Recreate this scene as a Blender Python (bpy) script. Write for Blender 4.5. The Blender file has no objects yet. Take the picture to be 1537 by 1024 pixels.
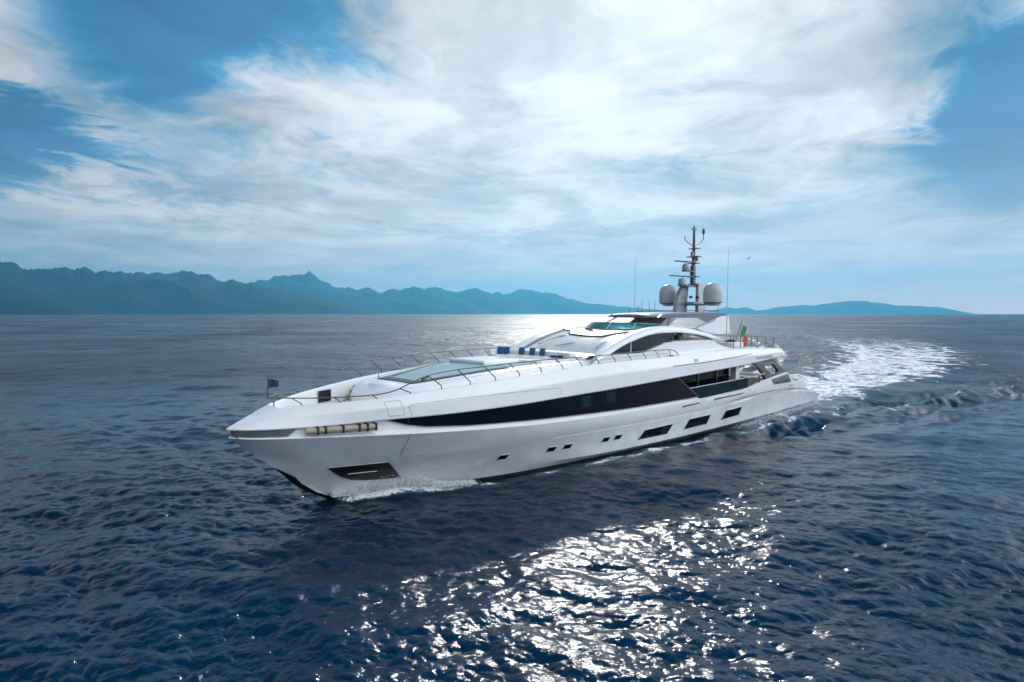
import bpy, bmesh, math, random
import numpy as np
from mathutils import Vector, Matrix
from mathutils.geometry import tessellate_polygon
R = math.radians
random.seed(7); rng = np.random.default_rng(11)
scene = bpy.context.scene
COL = scene.collection

# ================================================================ camera
# World frame: x runs aft from the yacht's bow tip, y to starboard, z up, sea level z = 0, metres.
cam_d = bpy.data.cameras.new('camera'); cam = bpy.data.objects.new('camera', cam_d); COL.objects.link(cam)
cam.location = (-8.835, -27.474, 8.978)
VIEW_AZ = 43.162                                   # compass of the view, clockwise from +y
cam.rotation_euler = (R(90 - 2.556), 0, R(-VIEW_AZ))
cam_d.sensor_width = 36; cam_d.lens = 911.79/1537*36
cam_d.clip_start = .3; cam_d.clip_end = 200000
scene.camera = cam
scene.view_settings.view_transform = 'Standard'; scene.view_settings.look = 'None'
scene.view_settings.exposure = 0.9; scene.view_settings.gamma = 1.0; scene.view_settings.use_curve_mapping = False
scene.cycles.max_bounces = 6; scene.cycles.volume_bounces = 1; scene.cycles.sample_clamp_indirect = 6; scene.cycles.caustics_reflective = False

# ================================================================ node helper
class NT:
    def __init__(s, tree): s.t = tree; s.n = tree.nodes; s.l = tree.links
    def node(s, typ, **kw):
        n = s.n.new(typ)
        for k, v in kw.items(): setattr(n, k, v)
        return n
    def put(s, sock, v):
        if hasattr(v, 'is_output') or isinstance(v, bpy.types.NodeSocket): s.l.new(v, sock)
        else:
            try: sock.default_value = v
            except Exception: sock.default_value = tuple(v) + (1,)
    def m(s, op, a, b=0.0, c=None, clamp=False):
        n = s.node('ShaderNodeMath', operation=op, use_clamp=clamp); s.put(n.inputs[0], a); s.put(n.inputs[1], b)
        if c is not None: s.put(n.inputs[2], c)
        return n.outputs[0]
    def vm(s, op, a, b=(0, 0, 0), scale=None):
        n = s.node('ShaderNodeVectorMath', operation=op); s.put(n.inputs[0], a); s.put(n.inputs[1], b)
        if scale is not None: s.put(n.inputs[3], scale)
        return n.outputs[0]
    def noise(s, vec, scale, detail=4, rough=.5, dist=0.0, lac=2.0):
        n = s.node('ShaderNodeTexNoise'); s.put(n.inputs['Vector'], vec); n.inputs['Scale'].default_value = scale
        n.inputs['Detail'].default_value = detail; n.inputs['Roughness'].default_value = rough
        n.inputs['Distortion'].default_value = dist; n.inputs['Lacunarity'].default_value = lac
        return n.outputs[0]
    def ramp(s, fac, stops, interp='LINEAR'):
        n = s.node('ShaderNodeValToRGB'); cr = n.color_ramp; cr.interpolation = interp
        while len(cr.elements) > 1: cr.elements.remove(cr.elements[-1])
        for i, (p, c) in enumerate(stops):
            e = cr.elements[0] if i == 0 else cr.elements.new(p)
            e.position = p; e.color = tuple(c) + (1,) if len(c) == 3 else c
        s.put(n.inputs[0], fac); return n.outputs[0]
    def mix(s, f, a, b, mode='MIX'):
        n = s.node('ShaderNodeMix', data_type='RGBA', blend_type=mode)
        s.put(n.inputs[0], f); s.put(n.inputs[6], a); s.put(n.inputs[7], b); return n.outputs[2]
    def mr(s, v, a, b, c=0.0, d=1.0, smooth=True):
        n = s.node('ShaderNodeMapRange', interpolation_type='SMOOTHSTEP' if smooth else 'LINEAR')
        for i, q in enumerate((v, a, b, c, d)): s.put(n.inputs[i], q)
        return n.outputs[0]
    def comb(s, x, y, z):
        n = s.node('ShaderNodeCombineXYZ'); s.put(n.inputs[0], x); s.put(n.inputs[1], y); s.put(n.inputs[2], z); return n.outputs[0]
def lin(r, g, b):
    return tuple((v/12.92 if v <= .04045 else ((v+.055)/1.055)**2.4) for v in (r/255, g/255, b/255))

# ================================================================ sun and sky
SUN_AZ, SUN_EL = VIEW_AZ + 6.5, 30.0
sd = Vector((math.sin(R(SUN_AZ))*math.cos(R(SUN_EL)), math.cos(R(SUN_AZ))*math.cos(R(SUN_EL)), math.sin(R(SUN_EL))))
sun_d = bpy.data.lights.new('sun', 'SUN'); sun = bpy.data.objects.new('sun', sun_d); COL.objects.link(sun)
sun.rotation_euler = sd.to_track_quat('Z', 'Y').to_euler(); sun.location = (0, 0, 60)
sun_d.energy = 1.3; sun_d.angle = R(2.5); sun_d.color = (1, .975, .94)

world = bpy.data.worlds.new('World'); scene.world = world; world.use_nodes = True
W = NT(world.node_tree); W.n.clear()
STR = .1
sky = W.node('ShaderNodeTexSky', sky_type='NISHITA', sun_disc=False, sun_elevation=R(SUN_EL), sun_rotation=R(SUN_AZ), altitude=0, air_density=1.0, dust_density=.6, ozone_density=2.5)
tc = W.node('ShaderNodeTexCoord'); D = tc.outputs['Generated']
sp = W.node('ShaderNodeSeparateXYZ'); W.put(sp.inputs[0], D); dx, dy, dz = sp.outputs
W.put(sky.inputs[0], D) if sky.inputs else None
az = W.m('MULTIPLY', W.m('ARCTAN2', dx, dy), 180/math.pi)          # compass, degrees
u = W.m('SUBTRACT', az, VIEW_AZ)
u = W.m('SUBTRACT', u, W.m('MULTIPLY', W.m('ROUND', W.m('DIVIDE', u, 360.)), 360.))   # wrap to +-180
v = W.m('MULTIPLY', W.m('ARCSINE', dz), 180/math.pi)               # elevation, degrees
def blob(cu, cv, ru, rv, amp):
    a = W.m('DIVIDE', W.m('SUBTRACT', uw, cu), ru); b = W.m('DIVIDE', W.m('SUBTRACT', vw, cv), rv)
    r2 = W.m('ADD', W.m('MULTIPLY', a, a), W.m('MULTIPLY', b, b))
    return W.m('MULTIPLY', W.m('EXPONENT', W.m('MULTIPLY', r2, -1.0)), amp)
# planar cloud layer coordinates (a layer seen in perspective)
h = W.m('ADD', W.m('MAXIMUM', dz, 0.0), .10)
P = W.comb(W.m('DIVIDE', dx, h), W.m('DIVIDE', dy, h), 0.0)
w1 = W.noise(P, .9, 4, .55)
n2 = W.noise(W.vm('ADD', P, (31, 7, 0)), .9, 4, .55)
warp = W.comb(W.m('SUBTRACT', w1, .5), W.m('SUBTRACT', n2, .5), 0.0)
Pw = W.vm('ADD', P, W.vm('SCALE', warp, scale=.9))
big = W.noise(Pw, .75, 9, .56)
mid = W.noise(W.vm('ADD', Pw, (9, 3, 0)), 2.6, 9, .62)
fine = W.noise(Pw, 7.0, 8, .62)
uw = W.m('ADD', u, W.m('MULTIPLY', W.m('SUBTRACT', mid, .5), 14.)); vw = W.m('ADD', v, W.m('MULTIPLY', W.m('SUBTRACT', fine, .5), 7.))
BLOBS = [  # azimuth from the view, elevation, radii (degrees), cloud amount
    (-32, 21.5, 8, 6.5, -.80), (-20, 24, 11, 3.5, -.70), (-39.5, 12.5, 6, 3.4, -1.05), (-30, 9.5, 9, 1.6, -.2), (39, 15, 5.5, 7, -1.15), (34, 24, 6, 5, -.2),
    (-19, 12.5, 7, 2.6, -.22), (-3, 11.0, 4, 2.0, -.16), (13, 12.0, 7, 2.3, -.30), (12, 19, 5, 1.5, -.18), (25, 8.5, 9, 1.6, -.14), (8, 6.5, 8, 1.1, -.12), (-14, 7, 8, 1.1, -.16),
    (8, 21, 20, 10, .27), (-12, 17, 9, 4, .20), (-34, 14.7, 3.4, 1.6, .40), (-36, 11, 5.5, 1.0, .55), (-26, 8.4, 12, 1.0, .34), (-41, 17, 6, 2, .35),
    (24, 15.5, 7, 2.6, .22), (32, 15.2, 5, 1.4, .30), (9, 9.5, 9, 1.0, .18), (-5, 8.2, 10, 1.2, .20), (30, 4.5, 16, 1.4, .12), (-42, 25, 6, 5, .22)]
cov = W.m('ADD', W.m('MULTIPLY', W.m('SUBTRACT', big, .5), 1.25), .78)
cov = W.m('SUBTRACT', cov, W.m('MULTIPLY', W.m('MULTIPLY', W.mr(v, 25., 42.), W.mr(W.m('ABSOLUTE', u), 8., 45., .46, .66)), W.mr(W.m('ABSOLUTE', u), 110., 75.)))
for b in BLOBS: cov = W.m('ADD', cov, blob(*b))
cov = W.m('ADD', cov, W.m('MULTIPLY', W.m('SUBTRACT', mid, .5), .70))
cov = W.m('ADD', cov, W.m('MULTIPLY', W.m('SUBTRACT', fine, .5), .34))
# closeness to the (veiled) sun
ds = W.vm('DOT_PRODUCT', D, tuple(sd)); ds = W.n[-1].outputs['Value'] if False else ds
dotn = W.node('ShaderNodeVectorMath', operation='DOT_PRODUCT'); W.put(dotn.inputs[0], D); W.put(dotn.inputs[1], tuple(sd)); ds = dotn.outputs['Value']
glow = W.m('POWER', W.m('MAXIMUM', ds, 0.0), 9.0)
shn = W.noise(W.vm('ADD', Pw, (3, 11, 0)), 1.5, 7, .6)
qd = W.node('ShaderNodeVectorMath', operation='DOT_PRODUCT'); W.put(qd.inputs[0], D); W.put(qd.inputs[1], (math.sin(R(150))*.97, math.cos(R(150))*.97, .24)); fill_lobe = W.mr(qd.outputs['Value'], .36, .98)  # added sky lobe out of view, brightens the port side of the hull
bright = W.m('ADD', W.m('ADD', W.m('MULTIPLY', glow, .12), .50), W.m('MULTIPLY', fill_lobe, 2.0))
ccol = W.ramp(cov, [(0.0, lin(0, 98, 160)), (.18, lin(18, 122, 180)), (.36, lin(104, 160, 202)), (.52, lin(176, 196, 216)), (.70, lin(222, 224, 231)), (.88, lin(245, 243, 244)), (1.0, lin(252, 252, 253))])
amt = W.mr(cov, .0, .5)
blue = W.mix(.80, W.vm('SCALE', sky.outputs[0], scale=STR), ccol)
cl = W.mix(amt, blue, ccol)
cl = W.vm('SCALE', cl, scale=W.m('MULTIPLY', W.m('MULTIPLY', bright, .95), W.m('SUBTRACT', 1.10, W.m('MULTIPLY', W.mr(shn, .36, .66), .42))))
# pale band at the horizon, bluer to the left
hz = W.ramp(W.mr(u, -50., 10.), [(0, (.50, .68, .80)), (.45, (1.45, 1.06, .94)), (1, (1.90, 1.24, 1.02))])
hzf = W.m('MULTIPLY', W.m('EXPONENT', W.m('DIVIDE', W.m('MAXIMUM', v, 0.0), -4.0)), .88)
back = W.m('ADD', .66, W.m('MULTIPLY', fill_lobe, 1.9))
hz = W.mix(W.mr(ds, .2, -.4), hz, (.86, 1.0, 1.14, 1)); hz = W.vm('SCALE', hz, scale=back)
cl = W.mix(hzf, cl, hz)
bg = W.node('ShaderNodeBackground'); bg.inputs['Strength'].default_value = STR
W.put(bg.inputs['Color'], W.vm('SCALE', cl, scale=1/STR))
wo = W.node('ShaderNodeOutputWorld'); W.l.new(bg.outputs[0], wo.inputs[0])

# ================================================================ materials
def mat(name, base, rough=.5, metal=0.0, coat=0.0, spec=.5, noise=0.0, nscale=3.0, bump=0.0, bscale=30., trans=0.0, ior=None, rvar=0.0, alpha=None):
    m_ = bpy.data.materials.new(name); m_.use_nodes = True; T = NT(m_.node_tree)
    b = m_.node_tree.nodes['Principled BSDF']; b.inputs['Base Color'].default_value = tuple(base) + (1,)
    b.inputs['Roughness'].default_value = rough; b.inputs['Metallic'].default_value = metal
    b.inputs['Coat Weight'].default_value = coat; b.inputs['Coat Roughness'].default_value = .04
    b.inputs['Specular IOR Level'].default_value = spec; b.inputs['Transmission Weight'].default_value = trans
    if ior: b.inputs['IOR'].default_value = ior
    if alpha is not None: b.inputs['Alpha'].default_value = alpha
    c = T.node('ShaderNodeTexCoord')
    n = T.noise(c.outputs['Object'], nscale, 6, .6)
    if noise:
        f = T.mr(n, .3, .75)
        T.put(b.inputs['Base Color'], T.mix(f, tuple(v_*(1-noise) for v_ in base) + (1,), tuple(min(1, v_*(1+noise*.5)) for v_ in base) + (1,)))
    if rvar: T.put(b.inputs['Roughness'], T.m('ADD', rough, T.m('MULTIPLY', T.m('SUBTRACT', n, .5), rvar)))
    if bump:
        bp = T.node('ShaderNodeBump'); bp.inputs['Strength'].default_value = bump; bp.inputs['Distance'].default_value = .02
        T.put(bp.inputs['Height'], T.noise(c.outputs['Object'], bscale, 4, .5)); T.put(b.inputs['Normal'], bp.outputs[0])
    return m_
M = {}
M['white'] = mat('white_gelcoat', (.80, .815, .83), .25, coat=.35, noise=.04, nscale=.6, rvar=.12, bump=.02, bscale=1.2)
M['hull'] = mat('white_hull_paint', (.82, .84, .86), .20, coat=.7, noise=.09, nscale=.9, rvar=.16, bump=.14, bscale=1.0)
M['grey'] = mat('grey_paint', (.055, .07, .08), .3, coat=.4, noise=.06)
M['silver'] = mat('silver_grey_paint', (.26, .29, .32), .32, coat=.3, noise=.05)
M['light_grey'] = mat('light_grey_paint', (.48, .51, .54), .35, coat=.2, noise=.05)
M['darkglass'] = mat('navy_tinted_glass', (.001, .004, .014), .03, coat=.0, spec=.06, bump=.05, bscale=.9)
M['wheelglass'] = mat('dark_green_tinted_glass', (.008, .022, .03), .04, spec=.45)
M['teal'] = mat('pale_teal_glass', (.15, .29, .30), .05, spec=.5, coat=.2, noise=.15, nscale=.8)
M['clearteal'] = mat('clear_teal_glass', (.07, .24, .27), .03, trans=.6, ior=1.2, spec=.6)
M['shield'] = mat('covered_windshield', (.62, .62, .60), .12, coat=.8, noise=.16, nscale=.9, rvar=.2, bump=.25, bscale=1.1)
M['black'] = mat('black_trim', (.012, .013, .015), .3)
M['boot'] = mat('dark_antifouling', (.014, .017, .022), .4)
M['steel'] = mat('stainless_steel', (.30, .30, .31), .22, metal=1.0)
M['rail'] = mat('polished_rail_steel', (.16, .15, .15), .25, metal=.9)
M['teak'] = mat('teak_deck', (.40, .30, .23), .6, noise=.2, nscale=6.)
M['sand'] = mat('pale_sand_deck', (.58, .53, .49), .6, noise=.08, nscale=3.)
M['cushion'] = mat('white_cushion_fabric', (.72, .71, .69), .8, noise=.06, nscale=4., bump=.3, bscale=9.)
M['beige'] = mat('beige_roller', (.42, .36, .28), .5, noise=.12, nscale=8.)
M['blue'] = mat('royal_blue_fabric', (.012, .10, .27), .8, noise=.2, nscale=9., bump=.3, bscale=20.)
M['navy'] = mat('navy_fabric', (.010, .022, .09), .8, noise=.2, nscale=9., bump=.3, bscale=20.)
M['brown'] = mat('brown_grey_panel', (.10, .075, .065), .5)
M['seam'] = mat('grey_seam', (.10, .11, .12), .5)
M['dome'] = mat('radome_shell', (.42, .44, .46), .35, coat=.2, noise=.05)
M['green'] = mat('green_cloth', (.01, .20, .09), .8, noise=.2, nscale=5.)
M['red'] = mat('red_cloth', (.42, .04, .04), .8, noise=.2, nscale=5.)
M['whitecloth'] = mat('white_cloth', (.6, .58, .56), .8, noise=.2, nscale=5.)
M['feather'] = mat('grey_white_feathers', (.4, .4, .4), .8, noise=.2, nscale=12.)

# ================================================================ mesh helpers
def tag(o, label=None, cat=None, group=None, kind=None):
    if label: o['label'] = label
    if cat: o['category'] = cat
    if group: o['group'] = group
    if kind: o['kind'] = kind
    return o
def empty(name, loc=(0, 0, 0), parent=None):
    o = bpy.data.objects.new(name, None); COL.objects.link(o); o.location = loc; o.parent = parent; o.empty_display_size = .2
    return o
class MB:
    def __init__(s): s.v = []; s.f = []; s.mi = []
    def add(s, vs, fs, mi=0):
        k = len(s.v); s.v += [tuple(float(c) for c in p) for p in vs]; s.f += [tuple(k+i for i in f) for f in fs]; s.mi += [mi]*len(fs); return s
    def loft(s, rows, closed=False, cap=False, mi=0):
        n = len(rows[0]); vs = [p for r in rows for p in r]; fs = []
        for i in range(len(rows)-1):
            for j in range(n if closed else n-1):
                k = (j+1) % n; fs.append((i*n+j, i*n+k, (i+1)*n+k, (i+1)*n+j))
        if cap: fs.append(tuple(range(n))[::-1]); fs.append(tuple((len(rows)-1)*n+j for j in range(n)))
        return s.add(vs, fs, mi)
    def box(s, c, d, rot=None, mi=0):
        vs = []
        for sx in (-1, 1):
            for sy in (-1, 1):
                for sz in (-1, 1):
                    p = Vector((sx*d[0]/2, sy*d[1]/2, sz*d[2]/2)); p = rot @ p if rot else p; vs.append(tuple(p + Vector(c)))
        return s.add(vs, [(0, 1, 3, 2), (4, 6, 7, 5), (0, 4, 5, 1), (2, 3, 7, 6), (0, 2, 6, 4), (1, 5, 7, 3)], mi)
    def tube(s, pts, r, n=8, mi=0):
        pts = [Vector(p) for p in pts]; rr = r if hasattr(r, '__len__') else [r]*len(pts); rows = []; ref = None
        for i, p in enumerate(pts):
            t = (pts[min(i+1, len(pts)-1)] - pts[max(i-1, 0)]).normalized()
            if ref is None: ref = Vector((0, 0, 1)) if abs(t.z) < .9 else Vector((1, 0, 0))
            a = t.cross(ref).normalized(); b = t.cross(a).normalized(); ref = a.cross(t)
            rows.append([tuple(p + a*math.cos(q*2*math.pi/n)*rr[i] + b*math.sin(q*2*math.pi/n)*rr[i]) for q in range(n)])
        return s.loft(rows, closed=True, cap=True, mi=mi)
    def lathe(s, prof, c, n=24, mi=0):
        rows = [[(c[0]+r*math.cos(q*2*math.pi/n), c[1]+r*math.sin(q*2*math.pi/n), c[2]+z) for q in range(n)] for r, z in prof]
        return s.loft(rows, closed=True, cap=True, mi=mi)
    def plate(s, poly, y0, y1, holes=(), mi=0, rim_mi=None):
        """a plate cut in the x-z plane between y0 and y1 (numbers or functions of x, z)"""
        Y0 = y0 if callable(y0) else (lambda x, z: y0); Y1 = y1 if callable(y1) else (lambda x, z: y1)
        loops = [list(poly)] + [list(h_) for h_ in holes]; flat = [p for l in loops for p in l]
        tr = tessellate_polygon([[Vector((p[0], p[1], 0)) for p in l] for l in loops])
        n = len(flat); vs = [(p[0], Y0(*p), p[1]) for p in flat] + [(p[0], Y1(*p), p[1]) for p in flat]
        fs = [tuple(t) for t in tr] + [tuple(n+i for i in t)[::-1] for t in tr]; s.add(vs, fs, mi); fs = []; k = 0
        for l in loops:
            for i in range(len(l)): j = (i+1) % len(l); fs.append((k+i, k+j, n+k+j, n+k+i))
            k += len(l)
        s.add(vs, fs, mi if rim_mi is None else rim_mi); return s
    def build(s, name, mats, parent=None, sharp=30, bevel=0.0, mirror=False, smooth=True, weld=True):
        me = bpy.data.meshes.new(name); v_ = list(s.v); f_ = list(s.f); mi_ = list(s.mi)
        if mirror:
            k = len(v_); v_ += [(x, -y, z) for x, y, z in s.v]; f_ += [tuple(k+i for i in f)[::-1] for f in s.f]; mi_ += s.mi
        me.from_pydata(v_, [], f_)
        for m_ in (mats if isinstance(mats, (list, tuple)) else [mats]): me.materials.append(M[m_] if isinstance(m_, str) else m_)
        for p, i in zip(me.polygons, mi_): p.material_index = i
        bm = bmesh.new(); bm.from_mesh(me)
        if weld: bmesh.ops.remove_doubles(bm, verts=bm.verts, dist=.0008)
        bmesh.ops.recalc_face_normals(bm, faces=bm.faces); bm.to_mesh(me); bm.free()
        if smooth:
            for p in me.polygons: p.use_smooth = True
            me.set_sharp_from_angle(angle=R(sharp))
        o = bpy.data.objects.new(name, me); COL.objects.link(o); o.parent = parent
        if bevel:
            b = o.modifiers.new('bevel', 'BEVEL'); b.width = bevel; b.segments = 2; b.limit_method = 'ANGLE'; b.angle_limit = R(35)
        return o
def resample(pts, n):
    pts = [Vector(p) for p in pts]; L = [0]
    for a, b in zip(pts, pts[1:]): L.append(L[-1] + (b-a).length)
    out = []
    for i in range(n):
        t = L[-1]*i/(n-1); k = max(j for j in range(len(L)) if L[j] <= t + 1e-9); k = min(k, len(pts)-2)
        f = (t-L[k])/max(1e-9, L[k+1]-L[k]); out.append(tuple(pts[k].lerp(pts[k+1], min(1, max(0, f)))))
    return out
def curve_pts(pts, sub=6):
    """Catmull-Rom through points"""
    P_ = [Vector(p) for p in pts]; P_ = [P_[0]*2-P_[1]] + P_ + [P_[-1]*2-P_[-2]]; out = []
    for i in range(1, len(P_)-2):
        for k in range(sub):
            t = k/sub; a, b, c, d = P_[i-1], P_[i], P_[i+1], P_[i+2]
            out.append(tuple(.5*((2*b)+(c-a)*t+(2*a-5*b+4*c-d)*t*t+(3*b-a-3*c+d)*t**3)))
    out.append(tuple(P_[-2])); return out
# ---------------------------------------------------------------- hull lines (x aft from the bow tip, half breadth y, height z), metres
def smooth(xs, ys):
    """monotone cubic through a table"""
    xs = np.array(xs, float); ys = np.array(ys, float)
    d = np.diff(ys) / np.diff(xs); m = np.zeros(len(xs)); m[0] = d[0]; m[-1] = d[-1]
    for i in range(1, len(xs) - 1):
        if d[i-1] * d[i] > 0:
            w1 = 2*(xs[i+1]-xs[i]) + (xs[i]-xs[i-1]); w2 = (xs[i+1]-xs[i]) + 2*(xs[i]-xs[i-1])
            m[i] = (w1 + w2) / (w1/d[i-1] + w2/d[i])
    def F(x):
        x = np.clip(np.asarray(x, float), xs[0], xs[-1]); i = np.clip(np.searchsorted(xs, x, side='right')-1, 0, len(xs)-2)
        h = xs[i+1]-xs[i]; t = (x-xs[i])/h
        return ys[i]*(1+2*t)*(1-t)**2 + m[i]*h*t*(1-t)**2 + ys[i+1]*t*t*(3-2*t) + m[i+1]*h*t*t*(t-1)
    return F
Ry = smooth([0,1,2.07,2.84,4.2,5.65,7.15,8.66,10.2,11.7,13.2,14.75,16.3,17.8,19.3,22.3,28,38,44.3], [0,.3,.72,1.28,2.27,3.0,3.53,3.91,4.21,4.41,4.59,4.72,4.87,4.96,5.0,5.05,5.05,5.05,5.0])
Rz = smooth([0,1,2.07,2.84,4.2,5.65,7.15,8.66,10.2,11.7,13.2,14.75,16.3,17.8,19.3,22.3,28,32,34.5,38.3,44.3], [4.03,4.42,4.76,4.84,4.94,5.05,5.18,5.32,5.43,5.53,5.65,5.76,5.86,5.94,5.99,6.05,6.1,6.18,6.22,6.12,5.93])
K1y = smooth([0,.3,.6,1.26,2,2.84,4.2,5.65,7.15,8.66,10.2,11.7,14,17,20,25,30,45], [0,.38,.72,1.19,1.58,1.97,2.6,3.22,3.75,4.16,4.48,4.72,4.98,5.12,5.2,5.25,5.25,5.18])
K1z = smooth([0,1.26,2.48,3.75,5.34,6.5,9,12,16,21.6,27.5,39.5,44.5], [3.98,3.985,4.0,4.04,4.13,4.17,4.21,4.28,4.41,4.55,4.72,5.11,5.4])
def K2y(x): return np.where(np.asarray(x) < 30, K1y(x)+.03, smooth([30,36,41,46,51.4,54],[5.28,5.2,5.02,4.9,4.62,4.5])(x))
K2z = smooth([0,2,6.76,11,15.75,21.66,30,34,38.4,39.6,40.9,42.6,44.2,45.7,46.3,46.8,47.2,48.1,49.4,50.1,50.6,51.4,54], [3.6,3.53,3.39,3.22,3.05,2.93,2.9,2.95,3.06,3.2,3.38,3.52,3.66,3.76,3.66,3.25,3.05,2.93,2.92,2.8,2.45,1.72,1.6])
K3y = smooth([1.35,3,6,9,12,15.5,20,26,40,54], [0,.97,2.24,3.4,4.15,4.65,4.95,5.08,5.08,4.78])
K3z = smooth([1.35,4,7,12,20,26,31,36,40,44,49,51.5,54], [2.5,2.2,2.05,2.08,2.06,1.99,1.96,2.04,2.14,2.13,1.85,1.55,1.15])
K4y = smooth([3.1,5,8,12,16,20,25,30,54], [0,.75,1.85,3.05,3.8,4.25,4.55,4.7,4.45])
K4z = smooth([3.1,5,7.7,13.8,22.8,40,54], [1.05,.88,.79,.62,.4,.35,.5])
W0y = smooth([4.62,6,8.5,14,20,24,31,40,46.6,54], [0,.62,1.6,3.15,3.85,4.15,4.4,4.4,4.2,4.0])
STEMX = smooth([-1.6,-.9,0,.67,1.81,2.7,3.59,3.98], [8.5,6.4,4.62,3.38,2.2,1.25,.06,0])
def side_z_lines(x):
    """(z, y) pairs of the hull section at x, from top to bottom"""
    out = [(float(K2z(x)), float(K2y(x)))]
    if x > 1.35: out.append((float(K3z(x)), float(K3y(x))))
    if x > 3.1: out.append((float(K4z(x)), float(K4y(x))))
    if x > 4.62: out.append((0., float(W0y(x))))
    return out
def hull_y(x, z):
    L = side_z_lines(x); zs = [a for a, b in L][::-1]; ys = [b for a, b in L][::-1]
    return float(np.interp(z, zs, ys))
def bulwark_y(x, z):
    r, k = float(Rz(x)), float(K1z(x)); ry, ky = float(Ry(x)), float(K1y(x)); m = k + .55*(r-k); my = ky*.62 + ry*.38 + .06*min(1, x/4)
    return float(np.interp(z, [k, m, r], [ky, my, ry]))

# ================================================================ the sea
def fft_tile(N, L, V, seed, wdir, spread, lmin, lmax):
    g = np.random.default_rng(seed); k1 = 2*np.pi*np.fft.fftfreq(N, L/N); kx, ky = np.meshgrid(k1, k1, indexing='ij'); k = np.hypot(kx, ky); k[0, 0] = 1
    Lw = V*V/9.81; ph = np.exp(-1/(k*Lw)**2)/k**4
    c = (kx*wdir[0] + ky*wdir[1])/k; ph *= np.abs(c)**spread*(.25+.75*(c > 0)) + .05
    ph *= np.exp(-(k*lmin/(2*np.pi))**2)*(k > 2*np.pi/lmax); ph[0, 0] = 0
    A = np.sqrt(ph)*(g.normal(size=(N, N)) + 1j*g.normal(size=(N, N)))
    hgt = np.real(np.fft.ifft2(A)); sdv = hgt.std()
    Dx = np.real(np.fft.ifft2(-1j*kx/k*A)); Dy = np.real(np.fft.ifft2(-1j*ky/k*A))
    return hgt/sdv, Dx/sdv, Dy/sdv
def samp(T, L, x, y, rot=0.0):
    c, s_ = math.cos(rot), math.sin(rot); N = T.shape[0]; a = ((x*c+y*s_)/L*N) % N; b = ((-x*s_+y*c)/L*N) % N
    i = np.floor(a).astype(int); j = np.floor(b).astype(int); fa = a-i; fb = b-j; i %= N; j %= N; i2 = (i+1) % N; j2 = (j+1) % N
    return T[i, j]*(1-fa)*(1-fb)+T[i2, j]*fa*(1-fb)+T[i, j2]*(1-fa)*fb+T[i2, j2]*fa*fb
WD = (math.sin(R(VIEW_AZ+192)), math.cos(R(VIEW_AZ+192)))
tA = fft_tile(512, 131.0, 4.0, 3, WD, 2, 1.0, 40)
tB = fft_tile(512, 47.0, 2.6, 5, WD, 1.5, .35, 7)
tC = fft_tile(512, 17.0, 1.5, 9, WD, 1.0, .09, 1.6)
tD = fft_tile(512, 700.0, 6.5, 21, WD, 1.5, 7., 70)
# sea grid: rings around a point under the viewpoint, finest where the photograph looks; it reaches the horizon all round
ox, oy = cam.location.x, cam.location.y
ang = np.concatenate([np.arange(VIEW_AZ-50, VIEW_AZ+50, .105), np.arange(VIEW_AZ+50, VIEW_AZ+310, 2.0)])
dep = np.concatenate([np.linspace(62, 33, 30)[:-1], np.linspace(33, 3.0, 720)[:-1], np.linspace(3.0, .45, 210)[:-1], np.geomspace(.45, .016, 60)])
rad = 9.0/np.tan(np.radians(dep)); rad = np.concatenate([[.5, 2.], rad]); rad[-1] = 33500.
AA, RR = np.meshgrid(np.radians(ang), rad, indexing='ij')
X = ox + RR*np.sin(AA); Yy = oy + RR*np.cos(AA)
cell = np.maximum(np.gradient(RR, axis=1), RR*R(.105))
def fade(L_): return np.clip((L_/cell-1.6)/3.0, 0, 1)
gust = .75 + .5*samp(tA[0], 900., X, Yy, .4)*.35
gust = np.clip(gust, .45, 1.25)
Z = np.zeros_like(X); DX = np.zeros_like(X); DY = np.zeros_like(X)
for (T, L_, rot, amp, lm, ch) in ((tD, 700., .1, .085, 13., 1.0), (tA, 131., 0., .060, 4., 1.0), (tA, 211., .5, .035, 7., 1.0), (tB, 47., .15, .045, 1.5, 1.0), (tB, 33., -.5, .022, 1.1, .9), (tC, 17., -.2, .0205, .45, 1.0)):
    fd = fade(lm)*amp*(gust if lm < 3 else 1)
    Z += samp(T[0], L_, X, Yy, rot)*fd
    a = samp(T[1], L_, X, Yy, rot)*fd*ch; b = samp(T[2], L_, X, Yy, rot)*fd*ch
    DX += a*math.cos(rot) - b*math.sin(rot); DY += a*math.sin(rot) + b*math.cos(rot)
# the yacht's own waves: calm sheltered water along the hull, a breaking bow wave, divergent crests and a churned wake astern
hb = np.array([float(W0y(max(4.7, min(54, q)))) if 4.62 < q < 54 else 0. for q in np.linspace(0, 60, 601)])
HB = np.interp(X, np.linspace(0, 60, 601), hb)
off = np.abs(Yy) - HB                                   # distance outboard of the waterline
along = np.clip(X-4.6, 0, None)
inx = (X > 3.5) & (X < 53)
near = np.exp(-np.clip(off, 0, None)/1.6)*inx
bow = np.where((X > 4.0) & (X < 30), np.exp(-((off-.15-.055*along)/(.30+.03*along))**2)*np.exp(-((X-7.2)/2.6)**2), 0)
Z += .42*bow
roll = np.where((X > 5), np.exp(-((off-.25-.09*along)/(.35+.03*along))**2), 0)*np.exp(-along/30)*np.clip(along/3, 0, 1)
Z += .10*roll
Yw = Yy - .0015*np.clip(X-54, 0, None)**2
div = np.abs(Yw) - (3.6 + .20*np.clip(X-20, 0, None))      # divergent crests
n1d = samp(tB[0], 63., X, Yy, .6); n2d = samp(tA[0], 105., X, Yy, 1.3)
trn = np.clip((X-22)/20, 0, 1)*np.exp(-np.clip(X-60, 0, None)/130)
Z += trn*.40*np.exp(-(div/4.5)**2)*np.cos(div*1.35+.5*np.sin(X*.11)+.22*n1d+.75*n2d)*np.clip(.8+.35*n2d+.2*n1d, .35, 1.6)
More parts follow.
